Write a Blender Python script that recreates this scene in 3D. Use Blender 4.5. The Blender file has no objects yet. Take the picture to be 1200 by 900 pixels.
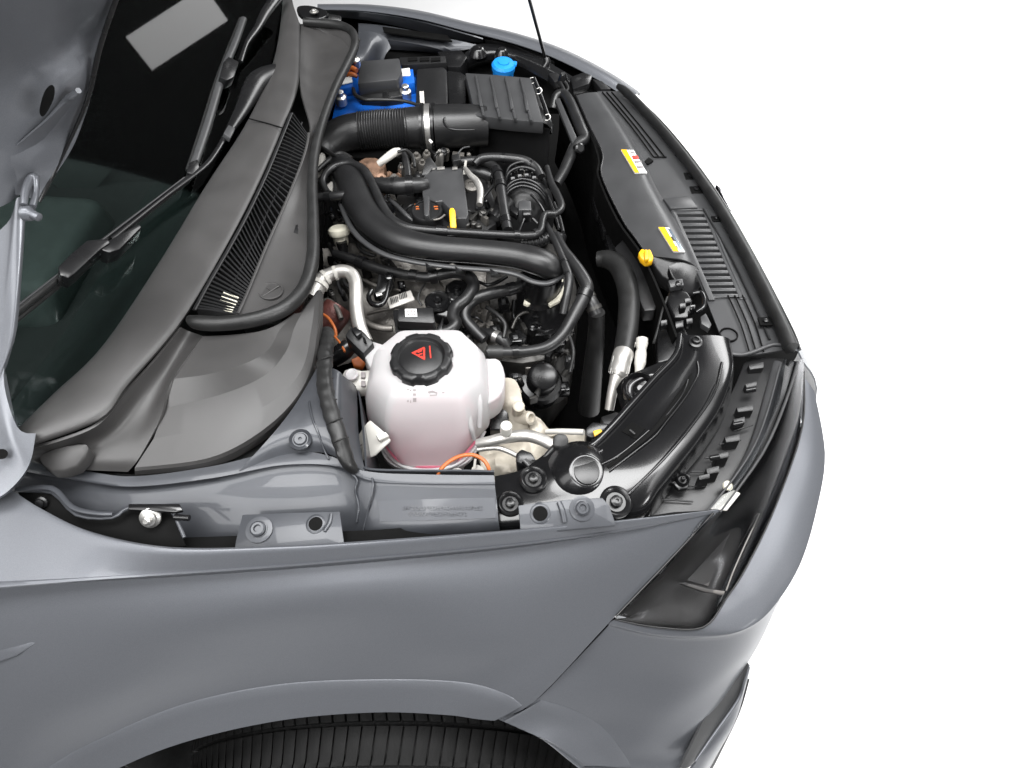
import bpy, bmesh, math, random
from mathutils import Vector, Matrix, noise
random.seed(7)
sc = bpy.context.scene
col = sc.collection
R = math.radians
# ---------------------------------------------------------------- camera
CAM = Vector((0.184, -1.21, 1.79)); FPX = 800.0
YAW, PIT = R(0.8), R(51.0)
FW = Vector((math.sin(YAW)*math.cos(PIT), math.cos(YAW)*math.cos(PIT), -math.sin(PIT)))
RT = Vector((math.cos(YAW), -math.sin(YAW), 0)); UP = RT.cross(FW)
cd = bpy.data.cameras.new('camera'); cam = bpy.data.objects.new('camera', cd); col.objects.link(cam)
cd.sensor_width = 36; cd.lens = 36*FPX/1200; cd.clip_start = 0.02; cd.clip_end = 200
cam.matrix_world = Matrix(((RT.x, UP.x, -FW.x, CAM.x), (RT.y, UP.y, -FW.y, CAM.y), (RT.z, UP.z, -FW.z, CAM.z), (0, 0, 0, 1)))
sc.camera = cam
sc.view_settings.view_transform = 'Standard'; sc.view_settings.look = 'None'
sc.view_settings.exposure = 0.0; sc.view_settings.gamma = 1
# ---------------------------------------------------------------- studio light
w = bpy.data.worlds.new('World'); sc.world = w; w.use_nodes = True
bg = w.node_tree.nodes['Background']; bg.inputs[0].default_value = (0.97, 0.985, 1, 1); bg.inputs[1].default_value = 0.085
def area(name, loc, target, sx, sy, power, color=(1, 1, 1), spread=180):
    l = bpy.data.lights.new(name, 'AREA'); l.shape = 'RECTANGLE'; l.size = sx; l.size_y = sy; l.energy = power; l.color = color; l.spread = R(spread)
    o = bpy.data.objects.new(name, l); col.objects.link(o); o.location = loc
    d = Vector(target)-Vector(loc); o.rotation_euler = d.to_track_quat('-Z', 'Y').to_euler(); return o
area('studio_softbox_overhead', (0.5, -0.5, 3.7), (0.4, 0.1, 0.0), 3.6, 1.0, 104, spread=130)
area('studio_softbox_right', (2.6, -1.2, 3.4), (0.9, 0.0, 0.5), 1.0, 3.0, 10)
area('studio_softbox_left', (-2.4, -1.6, 3.2), (-0.2, -0.4, 0.8), 1.2, 2.0, 10, spread=110)
area('floor_fill_front', (3.9, 0.6, 4.2), (3.5, 0.6, 0.0), 6.0, 2.8, 150, spread=95)  # added lamp that whitens the floor in front of the car
area('floor_fill_back', (4.6, 5.0, 4.2), (3.0, 3.2, 0.0), 3.6, 3.0, 230, spread=110)  # added lamp that whitens the floor behind the far wing
area('wing_fill_light', (-0.9, -2.7, 3.7), (-0.5, -0.7, 0.9), 2.2, 1.4, 27, spread=90)  # added fill that brightens the side of the near wing
area('bonnet_fill_light', (2.2, -2.4, 2.4), (-0.35, -0.6, 1.45), 0.8, 0.8, 4.5, spread=34)  # added narrow fill that brightens the bonnet underside
area('studio_strip_lamp', (0.61, 5.0, 4.66), (-0.52, 0.33, 1.13), 0.32, 0.85, 3.6)

# ---------------------------------------------------------------- placing: a picture point at a known height becomes a point of the place
def ray(px, py): return FW + RT*((px-600)/FPX) - UP*((py-450)/FPX)
def P(px, py, z):
    d = ray(px, py); return CAM + d*((z-CAM.z)/d.z)
def PPL(px, py, p0, n):
    d = ray(px, py); return CAM + d*((p0-CAM).dot(n)/d.dot(n))
def M(p, r): return r*(p-CAM).dot(FW)/FPX          # r picture units -> metres at point p
def P3(a): return P(*a[:3])
# ---------------------------------------------------------------- materials
MT = {}
def mat(name, c, rough=0.5, metal=0.0, var=0.12, scale=30, bump=0.0, bscale=400, coat=0.0, spec=0.5, rvar=0.1):
    m = bpy.data.materials.new(name); m.use_nodes = True; nt = m.node_tree; b = nt.nodes['Principled BSDF']
    N = nt.nodes.new; L = nt.links.new
    tc = N('ShaderNodeTexCoord'); nz = N('ShaderNodeTexNoise'); nz.inputs['Scale'].default_value = scale; nz.inputs['Detail'].default_value = 6
    L(tc.outputs['Object'], nz.inputs['Vector'])
    rp = N('ShaderNodeMapRange'); rp.inputs[1].default_value = 0.3; rp.inputs[2].default_value = 0.7
    rp.inputs[3].default_value = 1-var; rp.inputs[4].default_value = 1+var; L(nz.outputs[0], rp.inputs[0])
    mx = N('ShaderNodeVectorMath'); mx.operation = 'SCALE'; mx.inputs[0].default_value = c[:3]; L(rp.outputs[0], mx.inputs['Scale'])
    L(mx.outputs[0], b.inputs['Base Color'])
    rr = N('ShaderNodeMapRange'); rr.inputs[1].default_value = 0.3; rr.inputs[2].default_value = 0.7
    rr.inputs[3].default_value = max(0.02, rough-rvar*rough); rr.inputs[4].default_value = min(1, rough+rvar*rough)
    L(nz.outputs[0], rr.inputs[0]); L(rr.outputs[0], b.inputs['Roughness'])
    b.inputs['Metallic'].default_value = metal; b.inputs['Coat Weight'].default_value = coat; b.inputs['Coat Roughness'].default_value = 0.04
    b.inputs['Specular IOR Level'].default_value = spec
    if bump:
        n2 = N('ShaderNodeTexNoise'); n2.inputs['Scale'].default_value = bscale; n2.inputs['Detail'].default_value = 3
        L(tc.outputs['Object'], n2.inputs['Vector'])
        bp = N('ShaderNodeBump'); bp.inputs['Strength'].default_value = bump; bp.inputs['Distance'].default_value = 0.001
        L(n2.outputs[0], bp.inputs['Height']); L(bp.outputs[0], b.inputs['Normal'])
    MT[name] = m; return m
mat('paint', (0.130, 0.136, 0.150), 0.40, 0.45, 0.12, 1100, 0.05, 1800, coat=0.18, spec=0.4)
mat('paint_bay', (0.046, 0.049, 0.056), 0.46, 0.3, 0.08, 25, 0.08, 60, coat=0.22)
mat('plastic', (0.011, 0.011, 0.0115), 0.36, 0, 0.15, 20, 0.25, 900)
mat('cowl_plastic', (0.041, 0.0397, 0.0393), 0.44, 0, 0.12, 14, 0.15, 1100)
mat('plastic_gray', (0.040, 0.0405, 0.042), 0.38, 0, 0.1, 18, 0.15, 900)
mat('gloss_black', (0.006, 0.006, 0.0065), 0.21, 0, 0.2, 10, 0.06, 30, coat=0.25)
mat('satin_black', (0.007, 0.007, 0.0075), 0.28, 0, 0.2, 18, 0.1, 80)
mat('rubber', (0.012, 0.012, 0.012), 0.45, 0, 0.25, 40, 0.3, 500)
mat('hose', (0.013, 0.013, 0.0135), 0.36, 0, 0.25, 35, 0.15, 400)
mat('void', (0.004, 0.004, 0.004), 0.8, 0, 0.2, spec=0.1)  # near-black standing in for shade in holes and gaps, also plain black parts
mat('alu', (0.50, 0.485, 0.46), 0.42, 0.8, 0.12, 40, 0.3, 300)
mat('cast_alu', (0.17, 0.16, 0.147), 0.45, 0.6, 0.2, 25, 0.8, 220)
mat('zinc', (0.55, 0.54, 0.52), 0.35, 0.9, 0.15, 60)
mat('dark_metal', (0.06, 0.058, 0.055), 0.42, 0.7, 0.3, 25, 0.5, 150)
mat('copper_rust', (0.20, 0.12, 0.08), 0.5, 0.6, 0.4, 60, 0.6, 250)
mat('maroon', (0.10, 0.035, 0.03), 0.4, 0.3, 0.4, 60, 0.6, 250)
mat('white_plastic', (0.5, 0.485, 0.45), 0.4, 0, 0.05, 20)
mat('cream', (0.66, 0.63, 0.52), 0.45, 0, 0.08, 30)
mat('beige_cast', (0.40, 0.365, 0.305), 0.5, 0.15, 0.14, 30, 0.5, 200)
mat('blue', (0.006, 0.10, 0.46), 0.35, 0, 0.1, 20)
mat('cap_blue', (0.01, 0.24, 0.72), 0.4, 0, 0.06, 20)
mat('yellow', (0.86, 0.45, 0.01), 0.4, 0, 0.05, 20)
mat('orange', (0.42, 0.11, 0.025), 0.45, 0, 0.1, 20)
mat('red_print', (0.48, 0.03, 0.018), 0.5, 0, 0.05)
mat('gray_print', (0.22, 0.2, 0.2), 0.6, 0, 0.2)
mat('black_print', (0.02, 0.02, 0.02), 0.5, 0, 0.1)
mat('paper', (0.78, 0.78, 0.76), 0.5, 0, 0.05)
mat('paper_dull', (0.5, 0.48, 0.45), 0.5, 0, 0.1)
mat('tyre', (0.007, 0.007, 0.007), 0.7, 0, 0.25, 30, 0.4, 400, spec=0.2)
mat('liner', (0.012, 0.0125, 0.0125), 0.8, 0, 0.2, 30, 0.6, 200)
mat('floor', (0.9, 0.9, 0.9), 0.6, 0, 0.01, 3)
mat('seat', (0.055, 0.062, 0.06), 0.7, 0, 0.15, 40, 0.4, 500)
mat('foil_blue', (0.10, 0.13, 0.16), 0.2, 0.2, 0.2, 20)
mat('chrome', (0.6, 0.6, 0.62), 0.15, 1.0, 0.05)
mat('lamp_gray', (0.17, 0.158, 0.15), 0.35, 0.2, 0.15, 12)
def glassy(name, tint, t, rough=0.02, gloss_ior=1.45, gl=(1, 1, 1)):
    m = bpy.data.materials.new(name); m.use_nodes = True; nt = m.node_tree; nt.nodes.clear(); N = nt.nodes.new; L = nt.links.new
    o = N('ShaderNodeOutputMaterial'); tr = N('ShaderNodeBsdfTransparent'); tr.inputs[0].default_value = (*tint, 1)
    g = N('ShaderNodeBsdfGlossy'); g.inputs['Roughness'].default_value = rough; g.inputs[0].default_value = (*gl, 1)
    fr = N('ShaderNodeFresnel'); fr.inputs[0].default_value = gloss_ior
    mx = N('ShaderNodeMixShader'); L(fr.outputs[0], mx.inputs[0]); L(tr.outputs[0], mx.inputs[1]); L(g.outputs[0], mx.inputs[2])
    L(mx.outputs[0], o.inputs[0]); MT[name] = m; return m
glassy('windscreen_glass', (0.64, 0.73, 0.71), 0.5, gloss_ior=1.4)
glassy('lens_clear', (0.74, 0.75, 0.76), 0.5, rough=0.16, gloss_ior=1.32, gl=(.5, .5, .51))
glassy('side_glass', (0.9, 0.95, 0.94), 0.5, gloss_ior=1.3)
def milky():
    m = bpy.data.materials.new('tank_white'); m.use_nodes = True; nt = m.node_tree; b = nt.nodes['Principled BSDF']; N = nt.nodes.new; L = nt.links.new
    b.inputs['Base Color'].default_value = (0.51, 0.498, 0.501, 1); b.inputs['Roughness'].default_value = 0.33
    b.inputs['Subsurface Weight'].default_value = 0.15; b.inputs['Subsurface Radius'].default_value = (0.03, 0.02, 0.022); b.inputs['Subsurface Scale'].default_value = 0.4
    tl = N('ShaderNodeBsdfTransparent'); tl.inputs[0].default_value = (1, 1, 1, 1)
    mx = N('ShaderNodeMixShader'); mx.inputs[0].default_value = 0.24
    o = nt.nodes['Material Output']; L(b.outputs[0], mx.inputs[1]); L(tl.outputs[0], mx.inputs[2]); L(mx.outputs[0], o.inputs[0]); MT['tank_white'] = m
milky()
mat('coolant_pink', (0.88, 0.24, 0.34), 0.3, 0, 0.08, 15)
# ---------------------------------------------------------------- building helpers
ROOTS = []
def thing(name, label, cat, group=None):
    o = bpy.data.objects.new(name, None); o.empty_display_size = 0.02; col.objects.link(o)
    o['label'] = label; o['category'] = cat
    if group: o['group'] = group
    ROOTS.append(o); return o
def tag(o, label, cat, group=None):
    o['label'] = label; o['category'] = cat
    if group: o['group'] = group
    return o
def struct(o): o['kind'] = 'structure'; return o
def put(name, verts, faces, m, parent=None, smooth=True, sharp=35, bev=0, face_cam=False, thick=0, label=None, bseg=2):
    bm = bmesh.new()
    vs = [bm.verts.new(v) for v in verts]; bm.verts.ensure_lookup_table()
    for f in faces:
        try: bm.faces.new([vs[i] for i in f])
        except ValueError: pass
    return fin(name, bm, m, parent, smooth, sharp, bev, face_cam, thick, label, bseg)
def fin(name, bm, m, parent=None, smooth=True, sharp=35, bev=0, face_cam=False, thick=0, label=None, bseg=2):
    bmesh.ops.remove_doubles(bm, verts=bm.verts, dist=1e-5)
    if face_cam:
        bm.normal_update(); s = sum(f.normal.dot(CAM-f.calc_center_median())*f.calc_area() for f in bm.faces)
        if s < 0: bmesh.ops.reverse_faces(bm, faces=bm.faces)
    else:
        bmesh.ops.recalc_face_normals(bm, faces=bm.faces)
    if thick:
        bm.normal_update()
        top = list(bm.faces); mp = {}
        for v in list(bm.verts): mp[v] = bm.verts.new(v.co - v.normal*thick)
        be = [e for e in bm.edges if len(e.link_faces) == 1]
        fl = [(l.vert, l.link_loop_next.vert) for e in be for l in e.link_loops]
        for f in top: bm.faces.new([mp[v] for v in reversed(f.verts)])
        for a, b in fl: bm.faces.new([b, a, mp[a], mp[b]])
    if bev:
        bm.normal_update()
        es = [e for e in bm.edges if len(e.link_faces) == 2 and e.calc_face_angle(0) > R(32)]
        bmesh.ops.bevel(bm, geom=es, offset=bev, segments=bseg, affect='EDGES', profile=0.5, clamp_overlap=True)
    ng = [f for f in bm.faces if len(f.verts) > 4]
    if ng: bmesh.ops.triangulate(bm, faces=ng)
    c = Vector((0, 0, 0))
    for v in bm.verts: c += v.co
    c /= max(1, len(bm.verts))
    for v in bm.verts: v.co -= c
    me = bpy.data.meshes.new(name); bm.to_mesh(me); bm.free()
    if smooth: me.shade_smooth(); me.set_sharp_from_angle(angle=R(sharp))
    me.materials.append(MT[m] if isinstance(m, str) else m)
    o = bpy.data.objects.new(name, me); col.objects.link(o); o.location = c
    o['_w'] = (c.x, c.y, c.z)
    if parent is not None:
        o.parent = parent
        pw = Vector(parent['_w']) if '_w' in parent else Vector((0, 0, 0))
        o.location = c - pw
    if label: o['label'] = label
    return o
def cr(pts, n):                                      # Catmull-Rom through points (any dimension)
    out = []; N = len(pts)
    for i in range(N-1):
        p0 = pts[max(i-1, 0)]; p1 = pts[i]; p2 = pts[i+1]; p3 = pts[min(i+2, N-1)]
        for k in range(n):
            t = k/n
            out.append([0.5*(2*b+(c-a)*t+(2*a-5*b+4*c-d)*t*t+(3*b-a-3*c+d)*t*t*t) for a, b, c, d in zip(p0, p1, p2, p3)])
    out.append(list(pts[-1])); return out
def crc(pts, n):                                     # closed
    N = len(pts); out = []
    for i in range(N):
        p0, p1, p2, p3 = pts[i-1], pts[i], pts[(i+1) % N], pts[(i+2) % N]
        for k in range(n):
            t = k/n
            out.append([0.5*(2*b+(c-a)*t+(2*a-5*b+4*c-d)*t*t+(3*b-a-3*c+d)*t*t*t) for a, b, c, d in zip(p0, p1, p2, p3)])
    return out
def sheet(name, rows, m, parent=None, nu=5, nv=4, thick=0.003, sharp=30, world=False, lin=False, label=None, func=None):
    W = [[list(a) if world else list(P3(a)) for a in r] for r in rows]
    W = [cr(r, nu) for r in W]
    W = [list(c) for c in zip(*[cr([W[i][j] for i in range(len(W))], 1 if lin else nv) for j in range(len(W[0]))])]
    a, b = len(W), len(W[0])
    V = [Vector(p) for r in W for p in r]
    F = [(i*b+j, i*b+j+1, (i+1)*b+j+1, (i+1)*b+j) for i in range(a-1) for j in range(b-1)]
    return put(name, V, F, m, parent, True, sharp, 0, True, thick, label)
def flatten(W):                                      # slide points along their sight lines onto their common plane
    n = len(W); c = sum(W, Vector())/n
    xx = sum((p.x-c.x)**2 for p in W); yy = sum((p.y-c.y)**2 for p in W); xy = sum((p.x-c.x)*(p.y-c.y) for p in W)
    xz = sum((p.x-c.x)*(p.z-c.z) for p in W); yz = sum((p.y-c.y)*(p.z-c.z) for p in W); d = xx*yy-xy*xy
    if abs(d) < 1e-12: return W
    a = (xz*yy-yz*xy)/d; b = (yz*xx-xz*xy)/d; a = max(-.8, min(.8, a)); b = max(-.8, min(.8, b)); nn = Vector((-a, -b, 1)).normalized()
    return [CAM+(p-CAM)*((c-CAM).dot(nn)/(p-CAM).dot(nn)) for p in W]
def slab(name, pts, m, thick, parent=None, z=None, bev=0.0015, n=0, down=None, taper=1.0, sharp=35, label=None, world=False, bseg=2, flat=True):
    """outline in picture points at height z (or per point), extruded down by thick"""
    W = [Vector(a) if world else P(a[0], a[1], a[2] if len(a) > 2 else z) for a in pts]
    if flat and not world and len(W) > 3 and z is None: W = flatten(W)
    if n: W = [Vector(v) for v in crc([list(v) for v in W], n)]
    d = Vector(down) if down is not None else Vector((0, 0, -1))
    c = sum(W, Vector())/len(W)
    B = [c+(v-c)*taper + d*thick for v in W]
    k = len(W)
    F = [tuple(range(k)), tuple(reversed(range(k, 2*k)))]+[(i, k+i, k+(i+1) % k, (i+1) % k) for i in range(k)]
    return put(name, W+B, F, m, parent, True, sharp, bev, label=label, bseg=bseg)
def frames(Q, up=Vector((0, 0, 1))):
    out = []
    for i, p in enumerate(Q):
        t = (Q[min(i+1, len(Q)-1)]-Q[max(i-1, 0)]).normalized()
        s = t.cross(up)
        if s.length < 0.15: s = t.cross(Vector((0.3, 1, 0.2)))
        s.normalize()
        if out and s.dot(out[-1][1]) < 0: s = -s
        out.append((t, s, s.cross(t).normalized()))
    return out
def tube(name, pts, m, parent=None, segs=14, n=6, fl=1.0, world=False, rib=None, cap=True, up=Vector((0, 0, 1)), label=None, sharp=50, wob=0):
    """pts: (px,py,z,r picture units) ; fl squashes it upright ; rib=(pitch metres, depth fraction)"""
    if world: A = [list(a) for a in pts]
    else:
        A = []
        for a in pts:
            p = P3(a); A.append([p.x, p.y, p.z, M(p, a[3])])
    if len(A) > 2 or n > 1: A = cr(A, n)
    Q = [Vector(a[:3]) for a in A]; rad = [a[3] for a in A]
    if rib:
        L = [0]
        for i in range(1, len(Q)): L.append(L[-1]+(Q[i]-Q[i-1]).length)
        steps = max(4, int(L[-1]/rib[0]*6)); Q2 = []; r2 = []; j = 0
        for s in range(steps+1):
            d = L[-1]*s/steps
            while j < len(L)-2 and L[j+1] < d: j += 1
            t = (d-L[j])/max(1e-9, L[j+1]-L[j]); Q2.append(Q[j].lerp(Q[j+1], t))
            r2.append((rad[j]+(rad[j+1]-rad[j])*t)*(1+rib[1]*math.sin(2*math.pi*d/rib[0])))
        Q, rad = Q2, r2
    fr = frames(Q, up); V = []; F = []
    for i, (p, (t, s, u)) in enumerate(zip(Q, fr)):
        for k in range(segs):
            a = 2*math.pi*k/segs
            rr = rad[i]*(1+wob*noise.noise(p*60+Vector((math.cos(a), math.sin(a), 0))*2))
            V.append(p+s*(math.cos(a)*rr)+u*(math.sin(a)*rr*fl))
    for i in range(len(Q)-1):
        for k in range(segs):
            F.append((i*segs+k, i*segs+(k+1) % segs, (i+1)*segs+(k+1) % segs, (i+1)*segs+k))
    if cap: F += [tuple(reversed(range(segs))), tuple(range((len(Q)-1)*segs, len(Q)*segs))]
    return put(name, V, F, m, parent, True, sharp, label=label)
def lathe(name, base, prof, m, parent=None, axis=(0, 0, 1), segs=28, sharp=35, label=None, wave=None):
    """prof: list of (radius, height) in metres along axis from base ; wave(a,i)->radius factor"""
    ax = Vector(axis).normalized(); s = ax.orthogonal().normalized(); t = ax.cross(s); base = Vector(base)
    V = []; F = []
    for i, (r, h) in enumerate(prof):
        for k in range(segs):
            a = 2*math.pi*k/segs; q = r*(wave(a, i) if wave else 1)
            V.append(base+ax*h+s*(q*math.cos(a))+t*(q*math.sin(a)))
    for i in range(len(prof)-1):
        for k in range(segs): F.append((i*segs+k, i*segs+(k+1) % segs, (i+1)*segs+(k+1) % segs, (i+1)*segs+k))
    if prof[0][0] > 1e-6: F.append(tuple(reversed(range(segs))))
    if prof[-1][0] > 1e-6: F.append(tuple(range((len(prof)-1)*segs, len(prof)*segs)))
    return put(name, V, F, m, parent, True, sharp, label=label)
def band(name, pts, i, m, parent=None, w=1.12, ln=0.5, **k):      # a clamp round a hose between two of its points
    a, b = pts[i], pts[i+1]
    q = [tuple(a[j]+(b[j]-a[j])*t for j in range(3))+((a[3]+(b[3]-a[3])*t)*w,) for t in (0.5-ln/2, 0.5, 0.5+ln/2)]
    return tube(name, q, m, parent, segs=18, n=1, sharp=30, **k)
def bolt(p, r, parent, m='zinc', axis=(0, 0, 1), washer=True, h=0.8, name='bolt'):
    pr = []
    if washer: pr += [(r*1.75, 0), (r*1.75, r*0.22), (r*1.2, r*0.3)]
    o = lathe(name, p, pr+[(r*1.15, r*0.3), (r*1.15, r*0.4), (r, r*0.42), (r, r*h), (r*0.8, r*(h+0.15)), (r*0.5, r*(h+0.15)), (r*0.42, r*h*0.8), (0, r*h*0.8)], m, parent, axis, 18,
              wave=None)
    return o
def cut(o, holes):                                   # cut openings: list of (picture outline, z) drilled vertically, or ready meshes
    for h in holes:
        md = o.modifiers.new('opening', 'BOOLEAN'); md.operation = 'DIFFERENCE'; md.solver = 'EXACT'; md.object = h
    dg = bpy.context.evaluated_depsgraph_get(); dg.update()
    me = bpy.data.meshes.new_from_object(o.evaluated_get(dg)); o.modifiers.clear(); old = o.data; o.data = me
    me.shade_smooth(); me.set_sharp_from_angle(angle=R(30))
    for h in holes: bpy.data.objects.remove(h, do_unlink=True)
def ring(px, py, z, r, n=16, sq=None):               # circle lying flat at height z, radius r picture units
    c = P(px, py, z); q = M(c, r)
    return [c+Vector((math.cos(2*math.pi*k/n)*q, math.sin(2*math.pi*k/n)*q, 0)) for k in range(n)]
def drill(px, py, z, r, d=0.03, n=20):
    c = P(px, py, z); q = M(c, r); return lathe('cutter', c-Vector((0, 0, d)), [(q, 0), (q, 2*d)], 'void', None, (0, 0, 1), n)

from mathutils.bvhtree import BVHTree
def hitter(*objs):                                   # find the surface point of given parts under a picture point
    V = []; F = []
    for o in objs:
        k = len(V); wv = Vector(o['_w']); V += [v.co+wv for v in o.data.vertices]; F += [tuple(k+i for i in p.vertices) for p in o.data.polygons]
    t = BVHTree.FromPolygons(V, F)
    def f(px, py, off=0.0, fallback=None):
        d = ray(px, py).normalized(); p, nn, _, _ = t.ray_cast(CAM, d)
        if p is None: return None
        if nn.dot(d) > 0: nn = -nn
        return p+nn*off, nn
    return f
def stick(name, q, hf_, m, parent, off=0.0008, th=0.0016, sub=1):      # thin printed or moulded mark lying on a surface
    if sub > 1:
        q = [(a[0]+(b[0]-a[0])*i/sub, a[1]+(b[1]-a[1])*i/sub) for a, b in zip(q, q[1:]+q[:1]) for i in range(sub)]
    r = [hf_(a, b, off) for a, b in q]
    if any(x is None for x in r): return None
    nn = sum((x[1] for x in r), Vector()).normalized()
    return slab(name, [tuple(x[0]) for x in r], m, th, parent, world=True, down=tuple(-nn), bev=0)
# ================================================================ floor
FZ = -0.175
struct(put('floor', [(-9, -9, FZ), (14, -9, FZ), (14, 14, FZ), (-9, 14, FZ)], [(0, 1, 2, 3)], 'floor', None, False))
# ================================================================ the car: body panels, glass, wheel
car = thing('car', 'grey metallic car seen at its front wing with the bonnet open', 'car')
FEN = [
 [(-60,532,1.0),(0,566,.985),(50,597,.978),(110,624,.972),(200,641,.968),(320,640,.963),(440,633,.957),(600,621,.94),(740,608,.915),(842,597,.89)],
 [(-60,545,1.0),(0,577,.987),(50,606,.98),(110,631,.974),(200,646,.970),(320,644,.965),(440,637,.959),(600,624,.942),(740,610,.916),(842,597.5,.89)],
 [(-60,684,.955),(0,681,.952),(50,679,.951),(110,676,.950),(200,671,.947),(320,663,.943),(440,653,.938),(600,638,.922),(740,619,.903),(841,600,.888)],
 [(-60,755,.865),(0,752,.867),(50,748,.868),(110,742,.87),(200,733,.873),(320,715,.88),(440,700,.882),(585,692,.865),(700,675,.85),(795,647,.848)],
 [(-60,840,.77),(0,838,.77),(50,830,.775),(120,812,.783),(210,785,.795),(325,762,.805),(440,752,.81),(570,756,.80),(660,738,.79),(721,722,.785)],
 [(-60,996,.602),(0,948,.631),(60,897,.66),(125,862,.690),(215,825,.720),(325,802,.740),(440,796,.747),(540,798,.741),(600,812,.727),(628,820.5,.710)],
 [(-60,1080,.5),(20,1000,.56),(90,930,.61),(150,893,.645),(230,864,.672),(335,841,.692),(440,832,.70),(520,835,.697),(560,839,.69),(583,842,.688)],
]
FEN[2:3] = [FEN[2], [(a, q+.8, z-.0012) for a, q, z in FEN[2]], [(a, q+4.8*min(1, (845-a)/300)+.6, z-.022*min(1, max(.1, (845-a)/260))) for a, q, z in FEN[2]], [(a, q+7.5*min(1, (845-a)/300)+.8, z-.0255*min(1, max(.1, (845-a)/260))) for a, q, z in FEN[2]]]
fen = sheet('fender', FEN, 'paint', car, nu=6, nv=4, thick=0.0012, sharp=40)
# rolled-in arch edge
sheet('arch_flange', [[(a, b, c) for a, b, c in FEN[-1]], [(a, b-7, c-.02) for a, b, c in FEN[-1]]], 'paint', car, nu=6, lin=True, thick=0.001)
# little wedge moulding at the rear of the wing
slab('side_moulding', [(-40,748,.868),(20,748.5,.869),(45,752,.867),(20,769,.85),(-40,790,.83)], 'paint', 0.012, car, bev=0.003, down=(0, 0.7, -0.6), n=0)
BMP = [
 [(720,727,.782),(769,735,.768),(824,735,.766),(851,701,.776),(876,662,.788),(910,590,.80),(930,540,.806),(940,500,.812),(941,440,.82)],
 [(717,729,.780),(769,739,.764),(828,740,.761),(862,718,.767),(890,688,.775),(923,627,.787),(944,570,.795),(954,518,.803),(948,449,.816)],
 [(714,731,.777),(769,743,.759),(831,745,.755),(872,736,.755),(903,712,.758),(936,660,.768),(956,596,.779),(966,530,.79),(954,458,.81)],
 [(713,732.5,.774),(769,745,.755),(831,747,.750),(872,738,.750),(903.5,713.5,.753),(936,662,.763),(956,598,.774),(966,532,.786),(954,459,.807)],
 [(711,736,.768),(768,750,.742),(830,752,.735),(870,744,.733),(900,720,.735),(932,668,.742),(954,602,.752),(964,534,.765),(953,462,.79)],
 [(690,758,.742),(755,785,.69),(815,790,.67),(862,775,.665),(896,738,.67),(925,675,.68),(948,610,.69),(960,545,.70),(950,475,.73)],
 [(668,781,.72),(735,815,.655),(795,828,.62),(848,802,.61),(888,757,.61),(915,690,.61),(938,625,.62),(950,560,.62),(945,490,.65)],
 [(630,819.5,.706),(700,850,.62),(765,865,.575),(822,845,.56),(874,780,.565),(905,700,.55),(925,640,.55),(938,570,.55),(935,500,.57)],
 [(604,831,.698),(660,858,.645),(730,895,.555),(795,890,.51),(852,815,.52),(890,725,.48),(910,660,.48),(925,585,.48),(920,510,.48)],
 [(584,843,.689),(636,867,.656),(682,902,.612),(745,945,.53),(835,850,.47),(870,760,.42),(895,680,.42),(910,600,.42),(905,520,.42)],
]
bumper = sheet('bumper', BMP, 'paint', car, nu=6, nv=4, thick=0.002, sharp=40)
hfb = hitter(fen, bumper)
def flare(top, low, nm):
    T = cr([list(a) for a in top], 6); Lw = cr([list(a) for a in low], 6); rows = []
    for t, off in ((.0, .0002), (.035, .0014), (.3, .0035), (.65, .0055), (.965, .007), (.985, .000)):
        row = []
        for a, q in zip(T, Lw):
            r_ = hfb(a[0]+(q[0]-a[0])*t, a[1]+(q[1]-a[1])*t, off)
            row.append(tuple(r_[0]) if r_ else (row[-1] if row else tuple(P(a[0], a[1], a[2]))))
        rows.append(row)
    return sheet(nm, rows, 'paint', car, nu=1, lin=True, thick=.0006, world=True, sharp=40)
flare([(-20,960,.62),(60,897,.66),(125,862,.69),(215,825,.72),(325,802,.74),(440,796,.747),(540,799,.741),(590,812,.727),(612,826,.71)], [(10,1010,.55),(92,928,.61),(151,893,.645),(230,864,.672),(335,841,.692),(440,832,.70),(520,835,.697),(558,839,.69),(579,841,.688)], 'arch_flare')
flare([(634,820,.7),(672,832,.69),(706,852,.66),(730,882,.6),(740,899,.58)], [(588,843,.69),(616,857,.68),(641,870,.65),(668,889,.62),(680,899,.6)], 'arch_flare')
# lower intake blade and lip of the bumper
sheet('fog_lamp_recess', [[(797,900,.53),(811,872,.545),(835,824,.57),(855,797,.585),(873,773,.595)],[(806,900,.52),(824,868,.533),(851,822,.555),(865,798,.575),(876,776,.59)],[(815,892,.512),(833,866,.52),(864,822,.543),(872,800,.565),(878,779,.585)]], 'plastic_gray', car, nu=5, nv=3, thick=0.004)
tube('intake_blade', [(815,892,.515,1.4),(833,866,.524,1.8),(864,822,.547,1.8),(872,800,.569,1.4),(878,779,.588,.8)], 'paint', car, n=5)
sheet('bumper_lip', [[(800,915,.49),(817,892,.508),(834,867,.516),(864,824,.538),(878,781,.58)],[(800,940,.45),(833,890,.478),(861,847,.50),(873,808,.53),(879,783,.57)],[(780,960,.34),(820,920,.35),(848,865,.38),(862,825,.42),(874,785,.5)]], 'paint', car, nu=5, nv=4, thick=0.004, sharp=60)
sheet('bumper_skirt', [[(780,960,.34),(820,920,.33),(850,865,.34),(866,830,.36),(876,795,.42)],[(770,1000,.2),(800,950,.15),(830,890,.15),(845,850,.16),(860,810,.2)],[(760,1010,.05),(785,960,.02),(810,900,.02),(825,860,.02),(840,815,.05)]], 'plastic', car, nu=4, thick=.004)
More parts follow.
